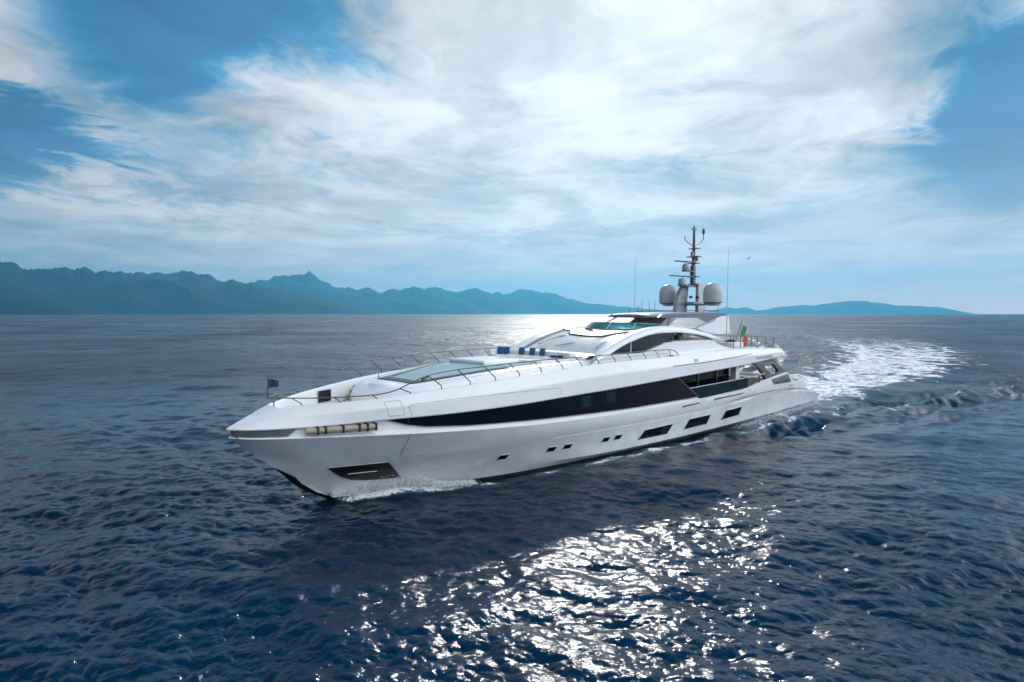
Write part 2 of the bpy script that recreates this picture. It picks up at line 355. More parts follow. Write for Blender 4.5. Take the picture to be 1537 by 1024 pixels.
wk = np.clip((X-52)/4, 0, 1)*np.exp(-np.clip(X-56, 0, None)/60)
wid = 4.2 + .10*np.clip(X-54, 0, None)
Z += wk*np.exp(-(Yw/wid)**4)*(.16*samp(tB[0], 23., X, Yy, .7)*fade(1.2) + .05*samp(tC[0], 13., X, Yy, .1)*fade(.5)) + wk*.30*np.exp(-((np.abs(Yw)-wid)/1.6)**2)
# foam amount
n1 = samp(tB[0], 31., X, Yy, 1.1); n2_ = samp(tA[0], 77., X, Yy, 2.0)
foam = 1.15*np.clip(bow*1.25, 0, 1)*np.clip((X-4.2)/1.2, 0, 1)
foam += .85*np.exp(-((off-.32-.035*along)/(.32+.014*along))**2)*inx*np.exp(-along/30)*np.clip((X-4.4)/1, 0, 1)*np.clip(1.0+.35*n2_, .2, 1.4)
foam += .55*np.exp(-((off-.9-.06*np.clip(X-18, 0, None))/(.5+.03*np.clip(X-18, 0, None)))**2)*np.clip((X-14)/6, 0, 1)*(X < 60)*np.clip(.65+.5*n1, 0, 1.3)
foam += .75*np.exp(-(np.clip(off, 0, None)/(.5+.05*np.clip(X-28, 0, None)))**2)*np.clip((X-30)/10, 0, 1)*(X < 54)
edge = np.clip((wid + .5*n1 + 1.5*n2_*np.clip((X-54)/40, .3, 1.5) + .5 - np.abs(Yw))/(2.0+.03*np.clip(X-54, 0, None)), 0, 1)
foam += 1.25*edge*np.clip((X-53.2)/1.5, 0, 1)*np.exp(-np.clip(X-100, 0, None)/170)*np.clip(1+.22*n2_, .5, 1.2)
foam += .40*np.exp(-((np.abs(Yw)-wid-4.5-.05*np.clip(X-54, 0, None))/(2.6+.03*np.clip(X-54, 0, None)))**2)*np.clip((X-46)/10, 0, 1)*np.exp(-np.clip(X-60, 0, None)/45)*np.clip(.8+.5*n1, 0, 1.4)
foam += .55*trn*np.exp(-(div/3.2)**2)*np.clip(np.cos(div*1.35+.5*np.sin(X*.11)+.22*n1d+.75*n2d)-.35, 0, 1)*np.clip(.5+.6*n1, 0, 1.4)*(Yw < 0)
foam = np.clip(foam, 0, .96)
# the old wash of another boat, a long low line of broken water far off
lx, ly = 205.+.10*(250-Yy), Yy; Z += .55*np.exp(-((X-205-.10*(250-Yy))/3.2)**2)*((Yy > 60) & (Yy < 620))*np.clip(.5+n1, 0, 2)*np.clip(fade(3.)*3, 0, 1)
# keep water out of the hull's inside from riding up: damp waves right at the hull
damp = 1 - .55*near*np.clip((1.2-off)/1.2, 0, 1)
Z *= damp
X2 = X + DX; Y2 = Yy + DY
farv = np.clip(1-fade(1.8), 0, 1)                        # where the small waves are finer than the grid: carried by roughness instead
na, nr = X.shape
vco = np.stack([X2, Y2, Z], -1).reshape(-1, 3).astype(np.float32)
ii, jj = np.meshgrid(np.arange(na), np.arange(nr-1), indexing='ij'); i2 = (ii+1) % na
quads = np.stack([ii*nr+jj, i2*nr+jj, i2*nr+jj+1, ii*nr+jj+1], -1).reshape(-1, 4)
me = bpy.data.meshes.new('sea'); me.vertices.add(len(vco)); me.vertices.foreach_set('co', vco.ravel())
me.loops.add(quads.size); me.loops.foreach_set('vertex_index', quads.ravel().astype(np.int32))
me.polygons.add(len(quads)); me.polygons.foreach_set('loop_start', np.arange(0, quads.size, 4, dtype=np.int32))
try: me.polygons.foreach_set('loop_total', np.full(len(quads), 4, dtype=np.int32))
except Exception: pass
for nm_, arr in (('foam', foam), ('far', farv)):
    at = me.attributes.new(nm_, 'FLOAT', 'POINT'); at.data.foreach_set('value', arr.ravel().astype(np.float32))
me.update(calc_edges=True); me.validate(); me.polygons.foreach_set('use_smooth', np.ones(len(me.polygons), dtype=bool))
sea = bpy.data.objects.new('sea', me); COL.objects.link(sea); tag(sea, 'dark blue choppy sea with white foam around and behind the yacht', 'sea', kind='structure')
sm = bpy.data.materials.new('sea_water'); sm.use_nodes = True; S = NT(sm.node_tree); sb = sm.node_tree.nodes['Principled BSDF']
geo = S.node('ShaderNodeNewGeometry'); Pp = geo.outputs['Position']
fo = S.node('ShaderNodeAttribute', attribute_name='foam').outputs['Fac']; fa_ = S.node('ShaderNodeAttribute', attribute_name='far').outputs['Fac']
st = S.vm('MULTIPLY', Pp, (1.0, 1.0, .3))
f1 = S.noise(st, .8, 9, .72, .7); f2 = S.noise(st, 3.6, 8, .75, 1.0)
gp = S.mr(S.noise(Pp, .013, 5, .62, 1.), .36, .66)
fn = S.m('ADD', S.m('MULTIPLY', f1, .6), S.m('MULTIPLY', f2, .4))
thr = S.m('SUBTRACT', .735, S.m('MULTIPLY', fo, .29))
fm = S.mr(fn, S.m('SUBTRACT', thr, .035), S.m('ADD', thr, .055)); fm = S.m('MULTIPLY', fm, S.mr(fo, .03, .22))
tint = S.mr(S.noise(Pp, .03, 3, .5), .35, .65)
water = S.mix(tint, lin(0, 22, 40) + (1,), lin(0, 34, 56) + (1,))
aer = S.mr(fo, .15, 1.1)
water = S.mix(S.m('MULTIPLY', aer, .55), water, lin(70, 118, 140) + (1,))
S.put(sb.inputs['Base Color'], S.mix(fm, water, (.88, .90, .91, 1)))
S.put(sb.inputs['Roughness'], S.mix(fm, S.comb(*[S.m('ADD', .085, S.m('MULTIPLY', S.m('MULTIPLY', fa_, S.m('ADD', .6, S.m('MULTIPLY', gp, .7))), .26))]*3), (.75, .75, .75, 1)))
sb.inputs['IOR'].default_value = 1.333; S.put(sb.inputs['Specular IOR Level'], S.m('SUBTRACT', .5, S.m('MULTIPLY', fm, .3)))
wv = S.vm('MULTIPLY', Pp, (1.0, 1.0, 1.0))
b1 = S.noise(wv, 1.7, 5, .6, .4); b2 = S.noise(wv, 6.5, 4, .6, .3); b3 = S.noise(wv, .22, 4, .6); b4 = S.noise(wv, 21., 3, .55)
bump = S.node('ShaderNodeBump'); bump.inputs['Distance'].default_value = 1.0
hh = S.m('ADD', S.m('MULTIPLY', b4, .006), S.m('MULTIPLY', b1, S.m('ADD', .06, S.m('MULTIPLY', fa_, .10))), S.m('MULTIPLY', b2, .03))
hh = S.m('ADD', hh, S.m('MULTIPLY', S.m('MULTIPLY', S.m('MULTIPLY', b3, fa_), S.m('ADD', .45, gp)), .85))
hh = S.m('ADD', hh, S.m('MULTIPLY', S.m('MULTIPLY', fn, fm), .12))
S.put(bump.inputs['Height'], hh); bump.inputs['Strength'].default_value = 1.0
S.put(sb.inputs['Normal'], bump.outputs[0])
me.materials.append(sm)

# ================================================================ mountains across the water
from mathutils import noise as mnoise
def lerp_(a, b, t): return a+(b-a)*t
def mountain(name, prof, dist, depth, label, seed):
    """a range with real depth: prof = (azimuth from the view in degrees, crest height in degrees of elevation)"""
    g = np.random.default_rng(seed); azs = np.linspace(prof[0][0], prof[-1][0], max(60, int((prof[-1][0]-prof[0][0])*26)))
    pz = np.interp(azs, [p[0] for p in prof], [p[1] for p in prof])
    jag = np.zeros_like(azs)
    for o_ in range(5):
        w_ = 1.6*2**o_; ph = g.uniform(0, 100); kn = np.interp(azs*w_, np.arange(-200, 200)*1.0*1, g.normal(size=400)) if w_*60 < 200 else np.interp((azs*w_) % 399, np.arange(400), g.normal(size=400))
        jag += kn*.55**o_
    hgt = (np.tan(np.radians(pz))*dist)*(1+.030*jag); hgt = np.maximum(hgt, 2) + 9
    hs_ = np.convolve(np.pad(hgt, 30, mode='edge'), np.ones(61)/61, mode='valid'); rows = []; NR = 40; sd_ = Vector((seed*13.7, seed*5.1, seed*2.3))
    for r_ in range(NR):
        t = r_/(NR-1); s_ = (t-.6)/.6 if t < .6 else (t-.6)/.4; fall = (1-abs(s_)**1.15) if t < .6 else (1-s_*s_)
        d = dist + (t-.6)*depth; row = []
        for i, a in enumerate(azs):
            th = R(VIEW_AZ + a); qx, qy = ox + d*math.sin(th), oy + d*math.cos(th)
            rr_ = mnoise.ridged_multi_fractal(Vector((qx/1500., qy/1500., 0)) + sd_, .9, 2.1, 6, 1.0, 2.0) - 1.1
            z = lerp_(hs_[i], hgt[i], max(0, fall)**5)*max(0, fall)*(1 + .42*rr_*min(1, (1-fall)*1.6)) - 6
            row.append((qx, qy, z))
        rows.append(row)
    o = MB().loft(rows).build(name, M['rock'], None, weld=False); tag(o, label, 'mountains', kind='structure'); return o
rk = bpy.data.materials.new('haze_tinted_forest_rock'); rk.use_nodes = True; T_ = NT(rk.node_tree); b_ = rk.node_tree.nodes['Principled BSDF']
g_ = T_.node('ShaderNodeNewGeometry'); T_.put(b_.inputs['Base Color'], T_.ramp(T_.noise(g_.outputs['Position'], .0011, 7, .62), [(.35, (.003, .014, .026)), (.55, (.006, .024, .042)), (.75, (.03, .05, .07))])); b_.inputs['Roughness'].default_value = .9; b_.inputs['Specular IOR Level'].default_value = .1  # blue of the distant haze mixed into the forest and rock colours
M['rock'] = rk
def px(pts): return [(math.degrees(math.atan((a-768.5)/912)), math.degrees(math.atan((471.3-b)/912*math.cos(math.atan((a-768.5)/912))))) for a, b in pts]
LEFT = -300
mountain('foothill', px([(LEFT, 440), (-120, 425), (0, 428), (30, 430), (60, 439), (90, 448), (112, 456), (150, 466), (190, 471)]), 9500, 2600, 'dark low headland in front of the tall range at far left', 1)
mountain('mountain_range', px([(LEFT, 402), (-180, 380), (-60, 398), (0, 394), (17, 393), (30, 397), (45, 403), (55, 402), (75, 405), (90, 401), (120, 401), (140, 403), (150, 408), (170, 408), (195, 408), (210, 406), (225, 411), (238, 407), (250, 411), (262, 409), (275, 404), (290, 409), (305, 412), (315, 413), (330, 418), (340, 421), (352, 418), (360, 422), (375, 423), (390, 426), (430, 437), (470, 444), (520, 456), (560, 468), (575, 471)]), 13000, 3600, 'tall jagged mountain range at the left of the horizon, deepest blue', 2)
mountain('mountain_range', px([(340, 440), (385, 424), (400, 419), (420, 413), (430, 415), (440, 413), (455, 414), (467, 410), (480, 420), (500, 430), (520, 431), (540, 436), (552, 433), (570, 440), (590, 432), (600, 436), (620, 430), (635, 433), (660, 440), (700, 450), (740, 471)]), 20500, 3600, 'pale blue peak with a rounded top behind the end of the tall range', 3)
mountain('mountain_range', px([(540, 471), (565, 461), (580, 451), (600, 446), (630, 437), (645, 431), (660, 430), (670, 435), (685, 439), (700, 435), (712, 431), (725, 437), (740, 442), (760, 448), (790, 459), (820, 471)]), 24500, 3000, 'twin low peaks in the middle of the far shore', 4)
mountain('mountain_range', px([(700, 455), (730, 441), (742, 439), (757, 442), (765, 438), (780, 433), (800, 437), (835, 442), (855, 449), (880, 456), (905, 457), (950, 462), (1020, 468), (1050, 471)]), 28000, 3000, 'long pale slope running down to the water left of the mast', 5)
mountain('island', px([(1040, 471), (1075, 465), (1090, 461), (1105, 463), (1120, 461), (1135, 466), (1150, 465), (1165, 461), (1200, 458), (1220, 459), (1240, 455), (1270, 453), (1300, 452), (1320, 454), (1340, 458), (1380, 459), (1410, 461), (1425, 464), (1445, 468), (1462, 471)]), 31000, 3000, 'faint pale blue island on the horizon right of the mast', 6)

# haze between the viewer and the far shore
HZ = MB(); cx, cy = 12000*math.sin(R(VIEW_AZ)), 12000*math.cos(R(VIEW_AZ)); HZ.box((0, 0, 1010), (68000, 68000, 2024)); 
hz_o = HZ.build('haze', bpy.data.materials.new('haze_air'), None, smooth=False, weld=False); tag(hz_o, 'thin blue haze over the water', 'haze', kind='stuff')
hm = hz_o.data.materials[0]; hm.use_nodes = True; H_ = NT(hm.node_tree); hm.node_tree.nodes.remove(hm.node_tree.nodes['Principled BSDF'])
pv = H_.node('ShaderNodeVolumePrincipled'); pv.inputs['Density'].default_value = 5.0e-5; pv.inputs['Color'].default_value = (.13, .49, .71, 1); pv.inputs['Anisotropy'].default_value = 0.55
out_ = [n for n in hm.node_tree.nodes if n.type == 'OUTPUT_MATERIAL'][0]; H_.l.new(pv.outputs[0], out_.inputs['Volume'])

# ================================================================ the yacht (port side is y < 0, the side the photograph shows)
Yt = empty('motor_yacht', (27, 0, 0)); tag(Yt, 'long white motor yacht with a navy window band under way, grey radar mast on top', 'yacht')
YO = Vector((27, 0, 0))
def part(mb, name, mats, parent=None, **kw):
    o = mb.build(name, mats, parent or Yt, **kw); d = o.parent
    w = Vector((0, 0, 0))
    while d: w += d.location; d = d.parent
    o.data.transform(Matrix.Translation(-w)); return o
def P2(x, y, z): return (float(x), float(y), float(z))

# ---- hull: lines lofted from stem to stern
xc = np.concatenate([np.linspace(0, 7, 36)[:-1], np.linspace(7, 30, 47)[:-1], np.linspace(30, 51.4, 54)])
xl = np.concatenate([xc, [52.2, 53.1, 54.0]])
def sx(x, x0, Xb=7.0): return np.where(x < Xb, x0 + x*(Xb-x0)/Xb, x)
mb = MB(); rows = []
k2 = [(a, -K2y(a) if a > .07 else 0., K2z(a)) for a in sx(xc, .06)]
k3u = [(a, -(K3y(a) - .16*np.clip((a-34)/6, 0, 1)), K3z(a)+.02*np.clip((a-6.5)/2, .02, 1)) for a in sx(xc, 1.35)]
for t in np.linspace(0, 1, 6):
    rows.append([P2(*(np.array(a)*(1-t)+np.array(b)*t + np.array([0, -.05*math.sin(math.pi*t)*min(1, max(0, a[0]-8)/6), 0]))) for a, b in zip(k2, k3u)])
mb.loft(rows)
# top of the lower hull (a narrow ledge aft) and the lower hull itself
k3 = [(a, -K3y(a), K3z(a)) for a in sx(xl, 1.35)]; k3i = [(a, -(K3y(a) - .22*np.clip((a-33.5)/6, 0, 1) - .02*np.clip((a-6.5)/2, 0, 1)), K3z(a)+.03*np.clip((a-6.5)/2, .02, 1)) for a in sx(xl, 1.35)]
mb.loft([[P2(*p) for p in k3i], [P2(*p) for p in k3]])
k4 = [(a, -K4y(a), K4z(a)) for a in sx(xl, 3.1)]; w0 = [(a, -W0y(a), .16) for a in sx(xl, 4.35)]
mb.loft([[P2(*(np.array(a)*(1-t)+np.array(b)*t)) for a, b in zip(k3, k4)] for t in np.linspace(0, 1, 5)])
mb.loft([[P2(*(np.array(a)*(1-t)+np.array(b)*t)) for a, b in zip(k4, w0)] for t in np.linspace(0, 1, 4)])
wl = [(a, -W0y(a)*.985, 0.) for a in sx(xl, 4.62)]; kb = [(a, -W0y(a)*.75*min(1, max(0, a-5.6)/2), -.9) for a in sx(xl, 6.2)]; kk = [(a, 0., -1.25) for a in sx(xl, 6.8)]
mb.loft([[P2(*p) for p in w0], [P2(*p) for p in wl], [P2(*p) for p in kb], [P2(*p) for p in kk]], mi=1)
# transom and platform
zt = [3.0, 1.7]
mb.add([P2(51.4, -K2y(51.4), K2z(51.4)), P2(51.4, 0, K2z(51.4)), P2(51.4, 0, 1.3), P2(51.4, -4.8, 1.5)], [(0, 1, 2, 3)])
mb.loft([[P2(a, -K3y(a)+.25, K3z(a)+.03) for a in (51.0, 51.4, 52.2, 53.1, 54)], [P2(a, 0, K3z(a)+.03) for a in (51.0, 51.4, 52.2, 53.1, 54)]])
mb.add([P2(54, -4.78, 1.15), P2(54, 0, 1.15), P2(54, 0, -.9), P2(54, -3.9, -.9)], [(0, 1, 2, 3)])
hull = part(mb, 'hull', ['hull', 'boot'], mirror=True, sharp=14)

def on_hull(x, z, off=.02): return (x, -(hull_y(x, z)+off), z)
def on_bulwark(x, z, off=.02): return (x, -(bulwark_y(x, z)+off), z)
def ruled(top, bot, F, n=10, m_=3, off=.02, back=.05):
    a = resample([(p[0], 0, p[1]) for p in top], n); b = resample([(p[0], 0, p[1]) for p in bot], n); mb = MB()
    rows = [[F(a[i][0]*(1-t)+b[i][0]*t, a[i][2]*(1-t)+b[i][2]*t, off) for i in range(n)] for t in np.linspace(0, 1, m_)]
    mb.loft(rows)
    rim = rows[0] + [r[-1] for r in rows[1:-1]] + rows[-1][::-1] + [r[0] for r in rows[1:-1]][::-1]
    mb.loft([rim, [(p[0], p[1]+back, p[2]) for p in rim]], closed=True); return mb, rim
def ribbon(pts, F, w=.02, n=40, off=.004, closed=False):
    q = resample([(p[0], 0, p[1]) for p in (list(pts)+[pts[0]] if closed else pts)], n)
    return MB().tube([F(p[0], p[2], off) for p in q], w, n=5)
# hull windows and portholes
for i, q in enumerate([[(23.79, 1.47), (27.20, 1.50), (27.05, .81), (23.70, .84)], [(29.02, 1.57), (32.22, 1.57), (32.2, .86), (28.98, .86)], [(34.28, 1.59), (37.14, 1.64), (37.2, .95), (34.22, .89)]]):
    q = [(q[0][0]+.35, q[0][1]), (q[1][0]+.15, q[1][1]), (q[2][0]-.15, q[2][1]), (q[3][0]-.1, q[3][1])]
    mb, rim = ruled([q[0], q[1]], [q[3], q[2]], on_hull, n=8, off=.025); o = part(mb, 'hull_window', 'darkglass', hull, sharp=40)
    fr = part(MB().tube([(p[0], p[1]-.004, p[2]) for p in rim]+[rim[0]], .022, n=5), 'window_frame', 'light_grey', hull)
for q in [[(12.50, 1.50), (13.10, 1.49), (12.98, 1.19), (12.40, 1.20)], [(15.67, 1.54), (16.30, 1.51), (16.20, 1.20), (15.58, 1.22)], [(16.88, 1.53), (17.50, 1.51), (17.40, 1.20), (16.78, 1.22)], [(20.10, 1.52), (20.72, 1.49), (20.6, 1.18), (19.98, 1.21)], [(21.22, 1.51), (21.85, 1.50), (21.73, 1.19), (21.1, 1.20)]]:
    mb, rim = ruled([q[0], q[1]], [q[3], q[2]], on_hull, n=4, off=.02); part(mb, 'porthole', 'darkglass', hull, sharp=40)
    mb2 = MB().tube([(p[0], p[1]-.003, p[2]) for p in rim]+[rim[0]], .02, n=5); part(mb2, 'porthole_rim', 'light_grey', hull)
# anchor pocket
mb, rim = ruled([(4.06, 1.81), (6.57, 1.88)], [(4.06, 1.80), (4.4, 1.50), (4.79, 1.22), (5.38, .96), (6.15, .86), (7.62, .82)], on_hull, n=18, m_=6, off=.055); ap = part(mb, 'anchor_pocket', 'black', hull, sharp=60)
part(MB().tube([(p[0], p[1]-.01, p[2]) for p in (rim[:18] + [r for r in rim[18:22]] + [rim[22]])], .022, n=6), 'pocket_trim', 'steel', hull)
part(MB().tube([on_hull(x, z, .13) for x, z in ((5.02, 1.365), (5.6, 1.385), (6.25, 1.40))], .028, n=6), 'anchor', 'steel', hull)
# stem guard plate
mb = MB(); st_ = [(2.03, 1.93), (2.5, 1.55), (3.1, 1.02), (3.7, .55), (4.2, .18), (4.75, -.15)]; wd_ = [.02, .2, .26, .27, .26, .2]
rows = []
for (a, b), w_ in zip(st_, wd_):
    x0 = float(STEMX(b)); rows.append([(x0+w_*1.1, -max(.03, hull_y(x0+w_*1.1, b+.02))-.035, b+.12*0), (x0+w_*.4, -.10, b), (x0-.035, 0, b), (x0+w_*.4, .10, b), (x0+w_*1.1, max(.03, hull_y(x0+w_*1.1, b+.02))+.035, b)])
part(mb.loft(rows), 'stem_guard', 'black', hull, sharp=60)
# long air slots, seams, nameplate
for x0, x1, z0, z1, ks in ((28.05, 30.3, 2.62, 2.67, 3), (32.4, 37.1, 2.70, 2.75, 4)):
    mb, rim = ruled([(x0, z0+.05), (x1, z1+.03)], [(x0, z0-.07), (x1, z1-.05)], on_hull, n=14, m_=2, off=.062); part(mb, 'air_slot', 'black', hull, sharp=60)
    part(ribbon([(x0+.02, z0-.09), (x1, z1-.07)], on_hull, .018, off=.06), 'slot_lip', 'white', hull)
part(ribbon([(6.98, 3.36), (6.99, 2.10), (10.99, 2.11), (15.69, 2.12), (15.73, 2.95)], on_hull, .010, n=70, off=.012), 'panel_seam', 'seam', hull)
part(ribbon([(35.4, 2.33), (38.5, 2.42), (42.5, 2.45), (46.0, 2.36), (49.0, 2.12), (50.9, 1.82)], on_hull, .028, n=50, off=.02), 'panel_seam', 'seam', hull)
for k in range(4):
    part(ribbon([(46.25+.24*k, 2.62), (46.40+.24*k, 2.62), (46.40+.24*k, 2.50), (46.25+.24*k, 2.50)], on_hull, .014, n=10, off=.045), 'name_letter', 'seam', hull)
for k in range(3):
    part(ribbon([(37.9+.2*k, 2.86), (38.02+.2*k, 2.86)], on_hull, .012, n=6, off=.045), 'name_letter', 'seam', hull)
for k in range(9):
    t = k/8; a = (42.5+3.3*t, 3.40+.24*t); b = (43.15+3.42*t, 2.93-.04*t)
    mb, rim = ruled([(a[0], a[1]), (a[0]+.22, a[1]+.014)], [(b[0], b[1]), (b[0]+.22, b[1]+.014)], on_hull, n=3, m_=4, off=.03); part(mb, 'vent_slat', 'black', hull, sharp=60)

# ---- inner side of the after hull, cap of the bulwark, main deck, cockpit
mb = MB(); xs = np.linspace(28, 51.3, 60)
mb.loft([[P2(a, -K2y(a), K2z(a)) for a in xs], [P2(a, -K2y(a)+.06, K2z(a)+.03) for a in xs], [P2(a, -K2y(a)+.22, K2z(a)+.02) for a in xs], [P2(a, -K2y(a)+.26, min(2.15, K2z(a)-.1)) for a in xs]])
part(mb, 'cockpit_bulwark', 'white', mirror=True, sharp=40)
mb = MB(); xs = np.linspace(26, 47.8, 30); mb.loft([[P2(a, -5.0, 2.2) for a in xs], [P2(a, 5.0, 2.2) for a in xs]]); part(mb, 'main_deck', 'teak')
mb = MB(); mb.box((49.3, 0, 2.55), (3.6, 8.9, .55)); mb.box((50.9, 0, 2.1), (.8, 8.8, .5)); part(mb, 'aft_sunpad', 'cushion', bevel=.12)
mb = MB(); mb.lathe([(0, .52), (.55, .50), (1.1, .38), (1.35, .18), (1.38, 0), (1.2, -.12)], (0, 0, 0), n=32)
mb.v = [(x*1.15+48.0, y*.55-4.25, z*.62+3.06) for x, y, z in mb.v]; part(mb, 'corner_cushion', 'light_grey', sharp=40)
mb = MB(); mb.box((43.4, 3.9, 2.75), (4.2, .9, 1.1)); mb.box((45.8, 0, 2.7), (1.0, 7.4, 1.0)); mb.box((46.2, 0, 3.25), (.35, 7.4, .5)); part(mb, 'cockpit_sofa', 'cushion', bevel=.08)
mb = MB(); mb.box((42.6, .6, 2.9), (1.6, 2.6, .08)); mb.box((42.6, .6, 2.5), (.4, .8, .75)); part(mb, 'cockpit_table', 'teak', bevel=.02)
mb = MB(); mb.box((44.6, 4.4, 3.6), (6.0, .25, 1.6)); part(mb, 'cockpit_side_screen', 'sand', bevel=.03)

# ---- bow bulwark and the long white upper side, tip to after overhang
xs = np.concatenate([np.linspace(0, 6, 40)[:-1], np.linspace(6, 44.4, 90)])
def side_pt(x, t):       # t = 0 at the lower knuckle, 1 at the cap
    r, k = float(Rz(x)), float(K1z(x)); z = k+(r-k)*t
    if x < .02: return (0., 0., 3.98 + .05*t)
    return (x, -bulwark_y(x, z), z)
mb = MB(); mb.loft([[side_pt(x, t) for x in xs] for t in (0, .18, .36, .5, .55, .6, .8, .94, 1)])
# rounded cap and inner face
def deck_z(x): return float(np.interp(x, [0, 2, 7.2, 9.4, 20, 28, 30], [4.0, 4.0, 4.0, 4.9, 5.5, 5.62, 6.1]))
xi = xs[(xs > 2.07)]; xi = np.concatenate([[2.07], xi[xi < 29.5]])
def yin(x, d): return -max(0.0, float(Ry(x)) - d*min(1, max(0, (x-2.0))/.8))
nosex = np.linspace(0, 2.07, 12)
mb.loft([[P2(x, -float(Ry(x)), float(Rz(x))) for x in nosex], [P2(x, -float(Ry(x))*.5, float(Rz(x))+.03*x/2) for x in nosex], [P2(x, 0, float(Rz(x))+.04*x/2) for x in nosex]])
mb.loft([[P2(x, -float(Ry(x)), float(Rz(x))) for x in xi], [P2(x, yin(x, .05), float(Rz(x))+.035) for x in xi], [P2(x, yin(x, .16), float(Rz(x))+.03) for x in xi], [P2(x, yin(x, .20), float(Rz(x))-.02) for x in xi], [P2(x, yin(x, .26), deck_z(x)) for x in xi]])
mb.add([P2(2.07, -.72, 4.76), P2(2.07, 0, 4.80), P2(2.07, 0, 4.0), P2(2.07, -.5, 4.0)], [(0, 1, 2, 3)])
# underside of the overhang back to the recessed glass
mb.loft([[P2(x, -float(K1y(x)), float(K1z(x))) for x in xs], [P2(x, -max(0, float(K1y(x))-.03), float(K1z(x))-.05) for x in xs], [P2(x, -max(0, float(K1y(x))-.34), float(K1z(x))-.05) for x in xs]])
side = part(mb, 'upper_side', 'white', mirror=True, sharp=24)
# ledge and recess wall between hull and upper side
def Cz(x): return float(np.interp(x, [0, 2, 5.9, 6.9, 7.74, 9.95, 15.75, 21.66, 30, 30.4], [3.66, 3.60, 3.55, 3.56, 3.56, 3.46, 3.26, 3.10, 3.05, 3.05]))
xr = np.concatenate([np.linspace(.35, 7, 30), np.linspace(7.3, 27.4, 36), np.linspace(27.6, 30.3, 8)])
mb = MB(); mb.loft([[P2(x, -float(K2y(x)), float(K2z(x))) for x in xr], [P2(x, -float(K2y(x))+.04, float(K2z(x))+.03) for x in xr], [P2(x, -max(0, float(K1y(x))-.22), Cz(x)) for x in xr], [P2(x, -max(0, float(K1y(x))-.26), min(float(K1z(x))-.03, float(np.interp(x, [27.4, 30.3], [4.75, 3.06])))) for x in xr]])
mb.loft([[P2(x, -float(K2y(x)), float(K2z(x))) for x in (.06, .2, .35)], [P2(x, 0, float(K2z(x))+.03) for x in (.06, .2, .35)]])
mb.loft([[P2(.3, -max(0, float(K1y(.3))-.2), 3.6), P2(.3, 0, 3.6)], [P2(.3, -max(0, float(K1y(.3))-.2), 4.0), P2(.3, 0, 4.0)]])
part(mb, 'side_ledge', 'white', mirror=True, sharp=30)
# dark steel strip round the stem
mb = MB(); bx = [.22, .4, .7, 1.1, 1.6, 2.0]; 
top = [P2(x, -max(.02, float(K1y(x))-.12), float(K1z(x))-.07) for x in bx] + [P2(2.42, -float(K1y(2.42))+.12, 3.93)]
bot = [P2(x, -max(.02, float(K1y(x))-.06), 3.68-.02*x) for x in bx] + [P2(2.05, -float(K1y(2.05))+.06, 3.64)]
mb.loft([[P2(.18, 0, 3.92)] + top, [P2(.18, 0, 3.69)] + bot]); part(mb, 'stem_strip', 'grey', mirror=True)
# beige rollers in the mooring recess, six dark brackets
mb = MB(); rp = [P2(x, -float(K1y(x))+.03, 3.80+.016*(x-2.7)) for x in np.linspace(2.72, 5.45, 12)]; mb.tube(rp, .15, n=12); rl = part(mb, 'mooring_roller', 'beige', sharp=50)
for x in (3.12, 3.42, 4.10, 4.75, 5.08, 5.42):
    y = -float(K1y(x)); z = 3.80+.016*(x-2.7); part(MB().box((x, y+.0, z+.02), (.07, .36, .36)), 'roller_bracket', 'black', rl, bevel=.01)
M_teal = mat('teal_glass_light', (.003, .022, .045), .08, spec=.1, noise=.3, nscale=3.)
# navy window band
mb = MB(); gx = np.concatenate([np.linspace(5.98, 9, 14), np.linspace(9.4, 27.4, 46)])
def gtop(x): return float(K1z(x))-.04
gb_ = lambda x: float(np.interp(x, [5.98, 6.9, 7.74, 9.95, 15.75, 21.66, 30], [4.10, 3.80, 3.645, 3.50, 3.30, 3.14, 3.09]))
gxb = np.concatenate([np.linspace(5.98, 9, 14), np.linspace(9.4, 30.15, 46)])
T_r = [P2(x, -float(K1y(x))+.10, gtop(x)) for x in gx]; B_r = [P2(x, -float(K1y(x))+.10, gb_(x)) for x in gxb]
mb.loft([T_r, [tuple((np.array(a)+np.array(b))/2) for a, b in zip(T_r, B_r)], B_r, [(p[0], p[1]+.12, p[2]-.01) for p in B_r]])
wb = part(mb, 'window_band', 'darkglass', mirror=True)
part(MB().tube([(27.46, -5.17, 4.68), (30.25, -5.17, 3.10)], .035, n=6), 'glass_edge', 'seam', wb)
part(MB().tube([P2(6.93, -float(K1y(6.93))+.09, 4.14), P2(6.97, -float(K1y(6.97))+.09, 3.8)], .008, n=5), 'pane_joint', 'seam', wb)
for xj in (11.9, 17.2, 22.4): part(MB().tube([P2(xj, -float(K1y(xj))+.098, gtop(xj)), P2(xj+.25, -float(K1y(xj))+.098, gb_(xj))], .007, n=5), 'pane_joint', 'black', wb)
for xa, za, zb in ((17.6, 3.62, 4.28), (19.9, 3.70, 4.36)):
    q = [P2(xa, -float(K1y(xa))+.094, za), P2(xa+.85, -float(K1y(xa+.85))+.094, za-.02), P2(xa+.85, -float(K1y(xa+.85))+.094, zb), P2(xa, -float(K1y(xa))+.094, zb)]; part(MB().add(q, [(0, 1, 2, 3)]), 'painted_glass_light', M_teal, wb, smooth=False)  # teal light in the glass, painted as flat quads on the band
